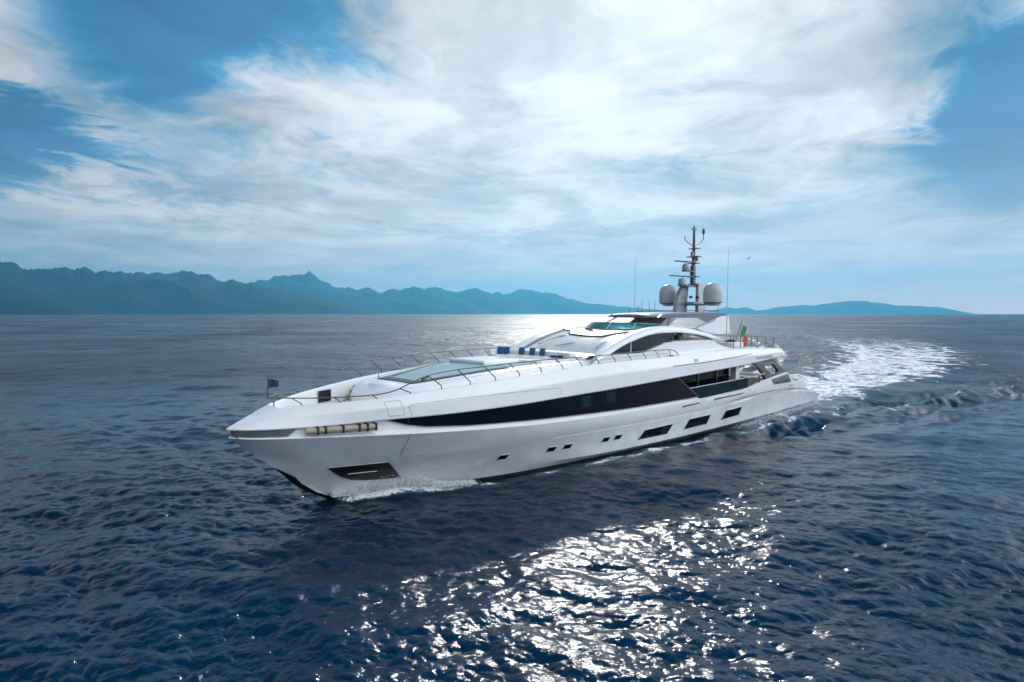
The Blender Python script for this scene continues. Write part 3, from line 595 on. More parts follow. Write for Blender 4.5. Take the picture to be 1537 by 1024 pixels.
# seams and marks on the upper side
part(ribbon([(5.88, 4.92), (6.58, 4.98), (6.72, 4.29), (6.03, 4.27)], on_bulwark, .008, n=50, off=.003, closed=True), 'panel_seam', 'seam', side)
part(ribbon([(7.04, 4.24), (6.92, 4.72), (7.2, 4.76), (9.36, 4.88), (12.11, 4.93), (15.75, 4.92), (15.86, 4.86), (15.94, 4.47)], on_bulwark, .008, n=90, off=.003), 'panel_seam', 'seam', side)
part(ribbon([(26.85, 5.47), (31.18, 5.51), (35.51, 5.66), (38.4, 5.78)], on_bulwark, .028, n=50, off=.004), 'shadow_groove', 'seam', side)
for pts in ([(29.66, 5.79), (29.80, 5.79), (29.80, 5.60), (29.66, 5.60)], [(29.95, 5.80), (30.10, 5.80), (30.10, 5.61), (29.95, 5.61)]):
    part(ribbon(pts, on_bulwark, .014, n=12, off=.01, closed=True), 'builder_mark', 'seam', side)
for k in range(8):
    a = 38.95+2.85*k/7; mb, rim = ruled([(a, 5.50+.004*k), (a+.12, 5.50+.004*k)], [(a+.34, 5.28), (a+.46, 5.28)], on_bulwark, n=3, m_=3, off=.02); part(mb, 'vent_slat', 'black', side, sharp=60)

# ---- decks
def decks():
    mb = MB(); xs = np.linspace(2.0, 29.5, 70); mb.loft([[P2(x, -max(.1, float(Ry(x))-.2), deck_z(x)) for x in xs], [P2(x, 0, deck_z(x)+.01) for x in xs]]); part(mb, 'foredeck', 'sand', mirror=True)
    # upper deck slab that carries the superstructure and ends as the after overhang
    mb = MB(); xs = np.linspace(27.6, 44.3, 40)
    mb.loft([[P2(x, -float(Ry(x)), float(Rz(x))) for x in xs], [P2(x, -float(Ry(x))+.1, float(Rz(x))+.05) for x in xs], [P2(x, -float(Ry(x))+.5, float(Rz(x))+.07) for x in xs], [P2(x, 0, float(Rz(x))+.09) for x in xs]])
    mb.loft([[P2(x, -float(K1y(x))+.3, float(K1z(x))-.05) for x in xs], [P2(x, 0, float(K1z(x))-.05) for x in xs]])
    mb.loft([[P2(44.3, -5.0, 5.93), P2(44.3, -3, 5.98), P2(44.3, 0, 6.0)], [P2(44.9, -5.1, 5.62), P2(45.2, -3, 5.64), P2(45.3, 0, 5.65)], [P2(44.4, -5.18, 5.38), P2(44.4, -3, 5.36), P2(44.4, 0, 5.36)]])
    mb.add([P2(44.3, -5.0, 5.93), P2(44.9, -5.1, 5.62), P2(44.4, -5.18, 5.38)], [(0, 1, 2)])
    part(mb, 'upper_deck', 'white', mirror=True, sharp=25)
decks()

# ---- salon behind the side balcony
mb = MB(); mb.box((31.0, 0, 3.55), (12.0, 8.0, 2.75)); part(mb, 'salon_wall', 'darkglass', bevel=0)
sal = Yt
for x in (29.3, 32.2, 35.0): part(MB().box((x, -4.03, 3.5), (.22, .06, 2.5)), 'salon_mullion', 'black', sal)
part(MB().tube([(28.5, -4.06, 3.95), (36.6, -4.06, 4.15)], .03, n=6), 'grab_rail', 'rail', sal)
mb = MB(); mb.add([(29.6, -5.02, 3.0), (38.2, -5.0, 3.0), (38.2, -5.0, 3.86), (29.2, -5.02, 3.72)], [(0, 1, 2, 3)]); mb.add([(29.6, -4.99, 3.0), (38.2, -4.97, 3.0), (38.2, -4.97, 3.86), (29.2, -4.99, 3.72)], [(0, 1, 2, 3)])
part(mb, 'balcony_glass', mat('balustrade_glass', (.008, .035, .055), .04, trans=.45, ior=1.1, spec=.3), smooth=False)
part(MB().tube([(29.0, -5.02, 3.74), (33, -5.02, 3.80), (38.2, -5.0, 3.88), (41.2, -4.98, 3.98)], .045, n=8), 'balcony_rail', 'steel')
for x in (38.25, 40.3): part(MB().box((x, -4.96, 3.45), (.10, .10, .95)), 'balcony_post', 'grey')
part(MB().box((37.4, -4.3, 3.6), (.6, .5, 2.4)), 'boarding_locker', 'white', bevel=.05)
# people-height details inside the cockpit
mb = MB(); mb.box((39.6, 1.5, 2.9), (1.1, 1.1, 1.3)); part(mb, 'bar_cabinet', 'sand', bevel=.04)

# ---- grey wing pillars carrying the overhang
mb = MB(); yy = lambda x, z: -5.02 + .10*max(0, (x-42)/3)
mb.plate([(38.9, 5.12), (42.7, 5.2), (43.6, 4.86), (44.8, 4.3), (45.9, 3.74), (44.3, 3.60), (41.75, 3.40), (41.2, 4.0), (40.2, 4.62)], lambda x, z: yy(x, z)+.10, lambda x, z: yy(x, z)+.38,
         holes=[[(40.75, 4.93), (42.6, 4.84), (43.3, 4.62), (44.25, 4.06), (44.1, 3.90), (43.1, 3.80), (42.6, 3.86), (42.2, 4.05)]])
part(mb, 'overhang_pillar', 'grey', sharp=35)
m2 = MB(); m2.v = [(x, -y, z) for x, y, z in mb.v]; m2.f = mb.f; m2.mi = mb.mi; part(m2, 'overhang_pillar', 'grey', sharp=35)

# ---- trunk on the foredeck with its skylight
TW = smooth([6.35, 6.6, 7.0, 7.6, 8.5, 10, 12, 16, 20, 22], [.75, 1.25, 1.7, 2.15, 2.65, 3.05, 3.4, 3.6, 3.75, 3.9]); TZ = smooth([6.35, 6.45, 6.65, 7.0, 7.5, 8.7, 11, 13.7, 16.4, 18, 20, 22], [4.1, 4.6, 4.92, 5.15, 5.32, 5.42, 5.68, 5.95, 6.03, 6.05, 6.12, 6.2])
def top_z(x, y=0): return float(TZ(x)) + .05*(1-(y/float(TW(x)))**2)
mb = MB(); rows = []
for x in np.concatenate([np.linspace(6.35, 8, 22), np.linspace(8.3, 21, 40)]):
    w, z = float(TW(x)), float(TZ(x)); d = min(deck_z(x), z-.05)
    r = [P2(x, -(w+.10), d-.05), P2(x, -(w+.06), z-.22*min(1, (z-d)/.5)), P2(x, -w, z-.07), P2(x, -w+.12, z-.01), P2(x, -w*.8, z+.02), P2(x, -w*.4, z+.04), P2(x, 0, z+.05)]; rows.append(r)
mb.loft(rows); mb.add([rows[0][i] for i in range(7)] + [P2(6.35, 0, 3.95)], [tuple(range(8))])
tr = part(mb, 'trunk', 'white', mirror=True, sharp=28)
mb = MB(); mb.lathe([(0, .16), (1.0, .15), (1.12, .08), (1.12, -.02), (0, -.02)], (0, 0, 0), n=32); mb.v = [(x*.5+7.75, y*.9, z*.8+5.30) for x, y, z in mb.v]; part(mb, 'nose_pad', 'white', tr, sharp=40)
def quad_panel(c, dz, n=8, th=.05):
    """panel over four plan corners (x, y) that follows the trunk top"""
    mb = MB(); rows = []
    for a in np.linspace(0, 1, n):
        rows.append([(lambda p: (p[0], p[1], top_z(p[0], p[1])+dz))(tuple((1-a)*((1-b)*np.array(c[0])+b*np.array(c[1])) + a*((1-b)*np.array(c[3])+b*np.array(c[2])))) for b in np.linspace(0, 1, n)])
    rows = [[P2(*p) for p in r] for r in rows]; mb.loft(rows)
    rim = rows[0] + [r[-1] for r in rows[1:-1]] + rows[-1][::-1] + [r[0] for r in rows[1:-1]][::-1]
    mb.loft([rim, [(p[0], p[1], p[2]-th) for p in rim]], closed=True); return mb
part(quad_panel([(8.45, -1.62), (8.45, 1.62), (13.9, 2.95), (13.9, -2.95)], .05, th=.1), 'skylight_frame', 'black', tr, sharp=60)
sk = part(quad_panel([(8.80, -1.42), (8.80, 1.12), (13.8, 2.45), (13.8, -2.87)], .075), 'skylight', 'teal', tr, sharp=60)
part(MB().tube([(9.15, -1.52, 5.60), (9.75, -1.20, 5.66)], .06, n=6), 'skylight_bar', 'black', tr)
part(MB().tube([(8.25, 1.3, 5.45), (8.30, 1.3, 5.85)], [.06, .02], n=8), 'fold_cleat', 'steel', tr)
part(quad_panel([(14.05, -2.5), (14.05, -1.6), (16.3, -1.6), (16.3, -2.5)], .06), 'side_hatch', 'teal', tr, sharp=60)
mb = MB(); mb.box((15.3, .75, 6.14), (2.9, 3.3, .26)); part(mb, 'raised_hatch', 'white', tr, bevel=.09)
mb = MB(); mb.box((17.6, -.2, 6.10), (1.7, 5.0, .16)); part(mb, 'sun_pad', 'cushion', tr, bevel=.07)
# side deck fittings and teak margin
mb = MB(); xs_ = np.linspace(8.3, 12.4, 16); mb.loft([[P2(x, -float(Ry(x))+.24, deck_z(x)+.12) for x in xs_], [P2(x, -float(Ry(x))+.5, deck_z(x)+.14) for x in xs_]]); part(mb, 'teak_margin', 'teak')
# steps by the starboard side of the nose
for k in range(4):
    part(MB().box((7.25+.30*k, 2.72+.17*k, 4.22+.24*k), (.34, .75, .06)), 'step', 'teak', bevel=.01)
    part(MB().box((7.35+.30*k, 2.72+.17*k, 4.10+.24*k), (.30, .73, .20)), 'step_riser', 'sand')
part(MB().box((5.9, 3.02-.22, 4.62), (.95, .05, .62), Matrix.Rotation(R(24), 3, 'Z')), 'bulwark_opening_dark', 'black', bevel=.01)  # black plate painted for the dark inside the opening
part(MB().tube([(5.55, 2.75, 4.5), (5.9, 2.88, 4.46), (6.2, 2.98, 4.5)], .08, n=8), 'mooring_bollard', 'black')
for x, y in ((4.6, .6), (4.9, -1.2), (5.5, .9), (5.7, -1.7)):
    mb = MB(); mb.lathe([(0, .42), (.16, .42), (.17, .36), (.10, .30), (.11, .10), (.2, .03), (.2, 0)], (x, y, 4.0), n=16); part(mb, 'windlass', 'silver', sharp=40)

# ---- foredeck sofa, bolster
mb = MB(); sp_ = curve_pts([(18.3, 3.5, 6.0), (18.9, 3.3, 6.0), (19.35, 2.2, 6.0), (19.55, 0, 6.0), (19.5, -1.8, 6.0), (19.2, -2.7, 6.0)], 6)
rows = []
for i, p in enumerate(sp_):
    a = Vector(sp_[min(i+1, len(sp_)-1)])-Vector(sp_[max(i-1, 0)]); n_ = Vector((-a.y, a.x, 0)).normalized(); n_ = n_ if n_.x > 0 else -n_
    q = Vector(p); rows.append([tuple(q + n_*o_ + Vector((0, 0, z_))) for o_, z_ in ((-.75, .0), (-.75, .20), (-.68, .24), (0.0, .24), (.08, .50), (.16, .55), (.30, .55), (.42, .50), (.62, .1), (.62, -.05))])
mb.loft(rows, cap=True); part(mb, 'foredeck_sofa', 'cushion', sharp=40)
mb = MB(); mb.tube(curve_pts([(16.9, 3.1, 6.06), (17.4, 1.6, 6.13), (17.7, 0, 6.15), (18.0, -1.6, 6.12), (18.2, -3.0, 6.06)], 6), .13, n=12); part(mb, 'bolster', 'cushion', sharp=60)

# ---- front of the superstructure: coachroof, windshield, roof
def lerp(a, b, t): return a+(b-a)*t
WB = [(-3.45, 21.0, 6.42), (-2.6, 20.95, 6.47), (-1.3, 20.9, 6.50), (0, 20.9, 6.52), (1.3, 20.95, 6.55), (2.6, 21.1, 6.56), (3.3, 21.3, 6.56)]
WT = [(-2.95, 25.0, 7.72), (-2.2, 24.3, 7.58), (-1.55, 23.75, 7.42), (-.3, 23.6, 7.42), (1.4, 23.9, 7.52), (1.75, 24.4, 7.72), (2.87, 25.0, 7.80)]
mb = MB(); rows = []
for t in np.linspace(0, 1, 9):
    rows.append([P2(lerp(a[1], b[1], t), lerp(a[0], b[0], t), lerp(a[2], b[2], t)+.10*math.sin(math.pi*t)) for a, b in zip(WB, WT)])
rows = [curve_pts(r, 4) for r in rows]; mb.loft(rows); ws = part(mb, 'windshield', 'shield', sharp=60)
# louvre-like shade slats seen on the far pane, wipers
for k in range(7):
    t0 = .18+.075*k; y0 = 2.45-.12*k; a = rows[int(t0*8)]
    x = lerp(21.2, 24.3, t0); z = lerp(6.56, 7.72, t0)+.12; part(MB().tube([(x, y0, z), (x+.28, y0-.38, z+.04)], .022, n=5), 'shade_slat', 'black', ws)
part(MB().tube([(21.5, -2.9, 6.78), (22.5, -2.75, 7.12), (23.0, -2.65, 7.28)], .022, n=5), 'wiper', 'black', ws); part(MB().tube([(21.4, .6, 6.82), (22.1, -.6, 7.05)], .018, n=5), 'wiper', 'seam', ws)
part(MB().tube(curve_pts([(20.9, 3.55, 6.42), (22.2, 3.3, 6.98), (23.6, 3.08, 7.46), (25.0, 2.9, 7.84)], 5), .085, n=8), 'windshield_pillar', 'silver', ws)
part(MB().tube([(25.0, 2.9, 7.84), (24.4, 1.78, 7.74), (23.9, 1.45, 7.56), (23.6, -.3, 7.46), (23.75, -1.55, 7.46), (24.3, -2.2, 7.62), (25.0, -2.95, 7.76)], .055, n=8), 'brow_edge', 'brown', ws)
# coachroof apron in front of the windshield
mb = MB(); ap_ = [(p[0]*1.02, p[1]-1.15, 6.30) for p in WB]; mb.loft([curve_pts([P2(p[1], p[0], p[2]) for p in ap_], 4), curve_pts([P2(p[1]-.5, p[0]*1.01, p[2]-.02) for p in WB], 4), curve_pts([P2(p[1]+.02, p[0], p[2]+.01) for p in WB], 4)])
mb.loft([[(19.6, -3.6, 5.9), (19.6, 3.6, 5.9)], [(19.75, -3.6, 6.3), (19.75, 3.4, 6.3)]])
part(mb, 'coachroof', 'white', sharp=40)

# ---- arches that sweep from the side deck over the side windows
AT = smooth([20.0, 21.08, 22.61, 24.59, 26.7, 28.04, 30.15, 32.48, 34.79, 35.85], [6.24, 6.73, 7.30, 7.78, 8.08, 8.12, 7.99, 7.69, 7.26, 6.96])
AL = smooth([21.09, 22.3, 23.71, 25.63, 27.0, 28.57, 31.08, 33.42, 34.7, 35.85], [6.42, 6.85, 7.23, 7.58, 7.68, 7.68, 7.53, 7.20, 7.0, 6.88])
mb = MB(); rows = []
for x in np.concatenate([np.linspace(20.0, 22, 10), np.linspace(22.3, 35.85, 50)]):
    zt_ = float(AT(x)); zb_ = float(AL(x)) if x > 21.09 else 6.1; inn = float(np.interp(x, [20, 21, 25, 28, 32, 36], [3.9, 3.45, 3.0, 3.0, 3.3, 3.7])); zi = zt_ - .04 - .05*(x > 23)
    yo = float(np.interp(x, [20, 23, 36], [4.28, 4.2, 4.2]))
    rows.append([P2(x, -yo-.03, zb_), P2(x, -yo-.04, zb_+.08), P2(x, -yo+.04, zt_-.10), P2(x, -yo+.14, zt_-.01), P2(x, -yo+.3, zt_+.02), P2(x, -(yo+inn)/2, zt_+.02), P2(x, -inn, zi), P2(x, -inn, zb_-.02), P2(x, -yo+.2, zb_-.02)])
mb.loft(rows, closed=True, cap=True); ar = part(mb, 'side_arch', 'white', mirror=True, sharp=32)
# lower end of the arch fairs into the deck
mb = MB(); mb.plate([(19.4, 5.95), (20.2, 6.32), (21.09, 6.44), (24.7, 6.43), (25.64, 6.65), (26.6, 6.86), (27.26, 7.0), (28.2, 7.04), (29.4, 7.05), (33.02, 7.03), (33.6, 6.95), (34.4, 6.70), (35.6, 6.40), (37.2, 6.24), (37.9, 6.16), (37.9, 6.0), (28, 6.0), (19.4, 5.5)], -4.42, -4.24)
mb.plate([(19.4, 5.5), (28, 6.0), (37.9, 6.0), (37.9, 5.95), (28, 5.8), (19.4, 5.45)], -4.44, -4.2)
part(mb, 'cabin_side', 'white', mirror=True, sharp=40, bevel=.03)
mb = MB(); mb.plate([(21.0, 6.44), (24.65, 6.42), (25.68, 6.66), (27.30, 7.02), (28.12, 7.3), (28.6, 7.6), (28.55, 7.72), (27.0, 7.74), (25.63, 7.64), (23.71, 7.28), (22.3, 6.9)], -4.19, -4.12); sw = part(mb, 'side_window', 'wheelglass', smooth=False)
m2 = MB(); m2.v = [(x, -y, z) for x, y, z in mb.v]; m2.f = mb.f; m2.mi = mb.mi; part(m2, 'side_window', 'wheelglass', smooth=False)
for x, z0, z1 in ((22.9, 6.42, 7.05), (23.5, 6.42, 7.2), (24.6, 6.42, 7.42), (25.6, 6.66, 7.6)): part(MB().box((x, -4.195, (z0+z1)/2), (.09 if x != 23.5 else .16, .02, z1-z0)), 'window_mullion', 'black' if x != 23.5 else 'silver', sw)
part(MB().tube([(29.6, -4.25, 7.62), (30.0, -4.27, 7.02)], .07, n=8), 'side_post', 'silver')
# roof between the arches
mb = MB(); rows = []
for x in np.linspace(23.6, 29.0, 16):
    row = []
    for y in np.linspace(-3.05, 3.05, 13):
        xb = float(np.interp(y, [p[0] for p in WT], [p[1] for p in WT])); zb = float(np.interp(y, [p[0] for p in WT], [p[2] for p in WT]))
        xx = xb + (29.0-xb)*(x-23.6)/5.4; zz = zb + (7.90-zb)*min(1, (x-23.6)/3.0) + .02; row.append(P2(xx, y, zz))
    rows.append(row)
mb.loft(rows); part(mb, 'roof', 'light_grey', sharp=40)
mb = MB(); mb.box((32.4, 0, 7.0), (7.0, 7.6, .1)); part(mb, 'flybridge_deck', 'sand')
mb = MB(); mb.box((36.4, 0, 6.3), (3.2, 5.2, .5)); part(mb, 'skylounge_base', 'white', bevel=.05)
# flybridge windscreen: curved teal glass on a dark base
FB = [(-2.95, 28.6, 7.98), (-2.6, 27.2, 7.93), (-1.8, 26.2, 7.88), (-.8, 25.6, 7.86), (.3, 25.5, 7.88), (1.5, 25.9, 7.92), (2.4, 26.9, 7.96), (2.9, 28.4, 8.0)]
FT = [(-2.75, 29.0, 8.24), (-2.4, 27.7, 8.30), (-1.65, 26.75, 8.34), (-.75, 26.2, 8.36), (.3, 26.1, 8.37), (1.4, 26.5, 8.37), (2.2, 27.4, 8.36), (2.7, 28.8, 8.3)]
b_r = curve_pts([P2(p[1], p[0], p[2]) for p in FB], 5); t_r = curve_pts([P2(p[1], p[0], p[2]) for p in FT], 5)
fw_ = part(MB().loft([b_r, t_r]).loft([[(p[0]+.02, p[1], p[2]) for p in b_r], [(p[0]+.02, p[1], p[2]) for p in t_r]]), 'flybridge_windscreen', 'clearteal', sharp=80)
part(MB().tube(b_r, .05, n=6), 'windscreen_base', 'brown', fw_)
part(MB().tube(t_r, .018, n=6), 'windscreen_rim', 'steel', fw_)
for i in (8, 16, 24, 31): part(MB().tube([b_r[i], t_r[i]], .03, n=5), 'windscreen_bar', 'light_grey', fw_)
# flybridge furniture under the hardtop
mb = MB(); mb.box((28.6, 0, 7.6), (.9, 3.2, .9)); part(mb, 'helm_console', 'grey', bevel=.08)
mb = MB(); mb.box((31.2, 2.6, 7.35), (4.0, 1.0, .55)); mb.box((31.2, 3.1, 7.75), (4.0, .25, .5)); part(mb, 'flybridge_sofa', 'cushion', bevel=.08); part(MB().box((33.6, -1.6, 7.35), (1.4, 2.6, .5)), 'flybridge_seat', 'cushion', bevel=.08)
for x, y in ((30.2, -2.8), (31.1, -2.9), (33.9, 1.0), (30.0, 1.2)):
    mb = MB(); mb.box((x, y, 7.25), (.5, .5, .35)); mb.box((x+.22, y, 7.6), (.1, .5, .45)); part(mb, 'deck_chair', 'grey', bevel=.04)

# ---- hardtop on fins
mb = MB(); rows = []
for x, hw, z0, z1 in ((28.8, 1.5, 8.80, 8.86), (28.9, 1.83, 8.72, 8.95), (29.6, 2.15, 8.69, 9.03), (31.5, 2.35, 8.68, 9.08), (35, 2.4, 8.66, 9.12), (37.5, 2.4, 8.66, 9.13), (39.3, 2.35, 8.72, 9.10), (40.2, 2.1, 8.82, 8.98)):
    rows.append([P2(x, y, z) for y, z in ((-hw, z0+.06), (-hw, (z0+z1)/2), (-hw+.25, z1-.05), (-hw*.5, z1), (0, z1+.02), (hw*.5, z1), (hw-.25, z1-.05), (hw, (z0+z1)/2), (hw, z0+.06), (hw-.3, z0), (0, z0), (-hw+.3, z0))])
mb.loft(rows, closed=True, cap=True); ht = part(mb, 'hardtop', 'silver', sharp=35)
mb = MB(); mb.plate([(29.3, 8.74), (29.8, 8.96), (35, 9.02), (37.4, 9.06), (39.0, 9.02), (39.95, 8.86), (38.6, 8.84), (37.4, 8.64), (36.3, 8.28), (35.7, 8.42), (35.0, 8.67)], -2.44, -2.30); part(mb, 'hardtop_side', mat('shaded_side_blue_grey', (.10, .13, .19), .3, coat=.3, noise=.05), ht, mirror=True, sharp=40)  # side face in shade: the shade is put into its darker blue-grey
mb = MB(); F0 = [(33.5, 7.86), (35.2, 8.14), (36.6, 8.34), (37.4, 8.62), (38.4, 8.80), (39.75, 8.86), (39.2, 8.2), (38.5, 7.40), (36.6, 7.32), (34.6, 7.55)]
mb.plate(F0, lambda x, z: -2.52-.55*max(0, (8.8-z)), lambda x, z: -2.26-.55*max(0, (8.8-z))); part(mb, 'hardtop_fin', 'light_grey', ht, sharp=40, bevel=.03)
m2 = MB(); m2.v = [(x, -y, z) for x, y, z in mb.v]; m2.f = mb.f; m2.mi = mb.mi; part(m2, 'hardtop_fin', 'light_grey', ht, sharp=40, bevel=.03)
part(MB().tube([(28.2, 1.5, 8.33), (29.6, 1.5, 8.74)], .045, n=6), 'hardtop_strut', 'brown', ht)
part(MB().tube([(30.6, -2.3, 7.95), (31.0, -2.3, 8.70)], .045, n=6), 'hardtop_strut', 'brown', ht)
part(MB().tube([(33.5, 2.3, 7.9), (33.9, 2.3, 8.70)], .045, n=6), 'hardtop_strut', 'brown', ht)
mb = MB(); mb.plate([(31.0, 7.75), (33.2, 8.70), (38.0, 8.70), (36.0, 7.7)], 2.25, 2.5); part(mb, 'starboard_fin_shade', 'brown', ht, smooth=False)  # starboard fin seen shaded, its shade painted as a brown plate
for x, y in ((30.2, .8), (30.8, .4), (33.3, 1.8), (34.2, 1.7), (34.9, 1.6), (39.0, -1.9)):
    part(MB().tube([(x, y, 9.05), (x, y, 9.55 if x < 32 else 10.1)], .02, n=5), 'short_antenna', 'grey', ht)
part(MB().tube([(32.6, 1.9, 9.2), (38.9, 1.5, 9.27), (39.3, -1.8, 9.24)], .03, n=5), 'roof_rail', 'grey', ht)

# ---- mast
ms = Vector((0, 0, 0))
mb = MB(); L1 = [(35.95, 9.1), (36.1, 9.9), (36.55, 10.8), (37.1, 11.45), (37.6, 11.45), (37.9, 11.3), (37.75, 10.4), (37.6, 9.1)]; mb.plate(L1, .22, .42); mb.plate(L1, -.42+.8, -.22+.8)
mast = part(mb, 'mast', 'silver', sharp=40, bevel=.04)
mb = MB(); L2 = [(38.3, 9.1), (38.35, 11.1), (38.4, 11.62), (39.1, 11.66), (39.35, 11.4), (39.55, 10.2), (39.75, 9.1)]; mb.plate(L2, -.45, -.15); part(mb, 'mast_leg', 'light_grey', mast, sharp=40, bevel=.04)
mb = MB(); mb.box((37.7, 0, 11.35), (2.2, .55, .16)); mb.box((38.15, 0, 12.2), (.36, .32, 1.7)); mb.tube([(38.2, 0, 13.0), (38.25, 0, 14.3), (38.27, 0, 16.2)], [.17, .13, .10], n=10); part(mb, 'mast_pole', 'grey', mast, sharp=40)
mb = MB(); mb.box((37.9, 0, 9.76), (.9, 5.0, .16)); mb.box((37.9, 0, 9.9), (1.3, 1.2, .2)); part(mb, 'radome_crossarm', 'silver', mast, bevel=.04)
def radar(x, z, ln):
    mb = MB(); mb.box((x+.35, 0, z-.42), (1.3, .42, .10)); b = part(mb, 'radar_bracket', 'grey', mast, bevel=.02)
    mb = MB(); mb.lathe([(.30, -.36), (.32, -.2), (.28, .05), (.2, .2), (.06, .24), (.06, .32)], (x, 0, z), n=18); part(mb, 'radar_housing', 'silver', mast, sharp=50)
    mb = MB(); mb.box((x-.05, 0, z+.37), (ln, .14, .12), Matrix.Rotation(R(-8), 3, 'Z')); part(mb, 'radar_scanner', 'grey', mast, bevel=.03)
radar(36.4, 11.76, 2.9); radar(37.0, 13.0, 2.6)
for z, w_ in ((12.15, .9), (11.5, .8), (13.3, .9), (13.86, 1.1), (14.55, .9)): part(MB().box((38.3, 0, z), (w_*.6, w_, .08)), 'spreader', 'grey', mast, bevel=.01)
part(MB().box((38.0, 0, 14.05), (.24, .24, .45)), 'mast_camera', 'silver', mast, bevel=.05)
part(MB().box((38.55, 0, 13.66), (.3, .4, .3)), 'mast_horn', 'grey', mast, bevel=.05)
part(MB().tube(curve_pts([(38.28, 0, 14.75), (37.9, .25, 15.0), (37.62, .45, 15.3), (37.6, .48, 15.65)], 5), .035, n=6), 'antenna_arm', 'grey', mast)
part(MB().tube(curve_pts([(38.28, 0, 14.75), (38.7, -.25, 15.0), (39.02, -.42, 15.35), (39.05, -.45, 15.95)], 5), .035, n=6), 'antenna_arm', 'grey', mast)
mb = MB(); mb.lathe([(.05, -.1), (.12, 0), (.13, .2), (.09, .34), (.02, .4)], (39.05, -.45, 15.9), n=12); part(mb, 'wind_sensor', 'grey', mast)
mb = MB(); mb.box((38.27, 0, 16.2), (.7, .14, .08)); mb.tube([(38.27, 0, 16.2), (38.27, 0, 16.45)], .08, n=8); part(mb, 'masthead_light', 'grey', mast)
for x, y in ((37.6, -.15), (38.3, -.35)):
    mb = MB(); mb.lathe([(.06, 0), (.14, .02), (.16, .14), (.08, .2)], (x, y, 10.3), n=12); part(mb, 'searchlight', 'black', mast)
for s_ in (-1, 1):
    mb = MB(); mb.lathe([(.35, -.1), (.55, -.05), (.62, .08), (.76, .12), (.77, .3), (.77, .95), (.74, 1.15), (.66, 1.38), (.52, 1.56), (.33, 1.68), (.12, 1.73), (0, 1.735)], (37.7, s_*2.12, 9.82), n=40)
    o = part(mb, 'radome', 'dome', mast, sharp=50); mb = MB(); mb.lathe([(.30, -.16), (.4, -.1), (.62, .02), (.76, .1)], (37.7, s_*2.12, 9.82), n=32); part(mb, 'radome_base', 'grey', mast)
for s_, x in ((-1, 36.1), (1, 35.6)):
    part(MB().tube([(x, s_*4.2, 6.3), (x+.05, s_*4.2, 9.0), (x+.12, s_*4.2, 14.25)], [.045, .035, .012], n=6), 'whip_antenna', 'light_grey')

# ---- rails with leaning stanchions
def rail(name, base, topf, mirror_y, closed_front=False):
    pass
RT = smooth([1.8, 2.67, 4.03, 5.58, 6.4, 6.84, 7.96, 9.44, 11.0, 12.58, 14.13, 15.75, 17.37, 18.93, 20.5, 23, 26.2, 27.3, 27.9], [5.2, 5.20, 5.22, 5.27, 5.42, 5.62, 6.07, 6.26, 6.34, 6.42, 6.47, 6.50, 6.52, 6.53, 6.54, 6.58, 6.60, 6.50, 6.14])
RY = smooth([1.8, 2.67, 4.03, 5.58, 6.84, 7.96, 9.44, 11.0, 12.58, 14.13, 15.75, 17.37, 20.5, 27.9], [0, 1.10, 2.2, 2.96, 3.46, 3.80, 4.1, 4.33, 4.52, 4.68, 4.80, 4.90, 5.0, 5.0])
ST = [2.84, 4.2, 5.65, 7.15, 8.66, 10.2, 11.7, 13.23, 14.75, 16.3, 17.8, 19.3, 20.85, 22.4, 24.0, 25.5, 26.9]
for s_ in (-1, 1):
    xs_ = np.concatenate([np.linspace(1.8, 3, 8), np.linspace(3.2, 27.9, 90)])
    rl_ = part(MB().tube([P2(x, s_*float(RY(x)), float(RT(x))) for x in xs_], .030, n=6), 'deck_rail', 'rail')
    xs2 = np.linspace(8.3, 27.2, 50); part(MB().tube([P2(x, s_*(float(RY(x))+.02), float(np.interp(x, [8, 28], [.5, .5]))*(float(RT(x))+float(Rz(x)))) for x in xs2], .008, n=5), 'guard_wire', 'rail', rl_)
    for i, x in enumerate(ST):
        tx = x - min(.75, max(.17, .75*(float(RT(x))-float(Rz(x)))/.8)) if x < 19 else x-.45
        b = (x, s_*(float(Ry(x))-.05), float(Rz(x))+.02); t_ = (tx, s_*float(RY(tx)), float(RT(tx))); k_ = (x-.02, s_*(float(Ry(x))-.05), float(Rz(x))+.20*min(1, (t_[2]-b[2])/.6))
        if x > 26.5: t_ = (x-.2, s_*5.0, float(RT(x-.2)))
        part(MB().tube([b, k_, t_], .026, n=6), 'stanchion', 'rail', rl_)
        if s_ < 0 and i < 13 and i % 2: part(MB().box((x+.35, -float(Ry(x))+.12, float(Rz(x))+.04), (.22, .07, .05)), 'deck_cleat', 'steel', rl_, bevel=.01)
part(MB().tube([(2.07, 0, 4.78), (2.07, 0, 5.05)], .03, n=6), 'bow_post', 'rail')
# jackstaff on the bow rail
js = part(MB().tube([(1.8, 0, 5.12), (1.82, 0, 6.10)], .03, n=8), 'jackstaff', 'grey')
# after rails on the upper deck
rx = [(34.5, -4.6), (36.5, -4.6), (37.65, -4.6), (40.66, -4.6), (42.22, -4.6), (43.66, -4.6), (43.75, -2.6), (43.8, -.6), (43.8, 1.4), (43.7, 4.5), (42.0, 4.6), (39.5, 4.6), (36.5, 4.6)]
def dz_(x): return float(Rz(min(44, x)))+.08
ur = part(MB().tube([(x, y, dz_(x)+.98) for x, y in rx], .028, n=6), 'upper_deck_rail', 'rail')
part(MB().tube([(x, y, dz_(x)+.55) for x, y in rx], .010, n=5), 'guard_wire', 'rail', ur)
for x, y in rx[1:]: part(MB().tube([(x, y, dz_(x)), (x, y, dz_(x)+.98)], .035, n=6), 'rail_post', 'rail', ur)
for x, y in ((40.0, 2.0), (38.6, -3.2)):
    mb = MB(); mb.box((x, y, 6.45), (1.9, 1.5, .4)); part(mb, 'deck_lounge', 'cushion', bevel=.08)
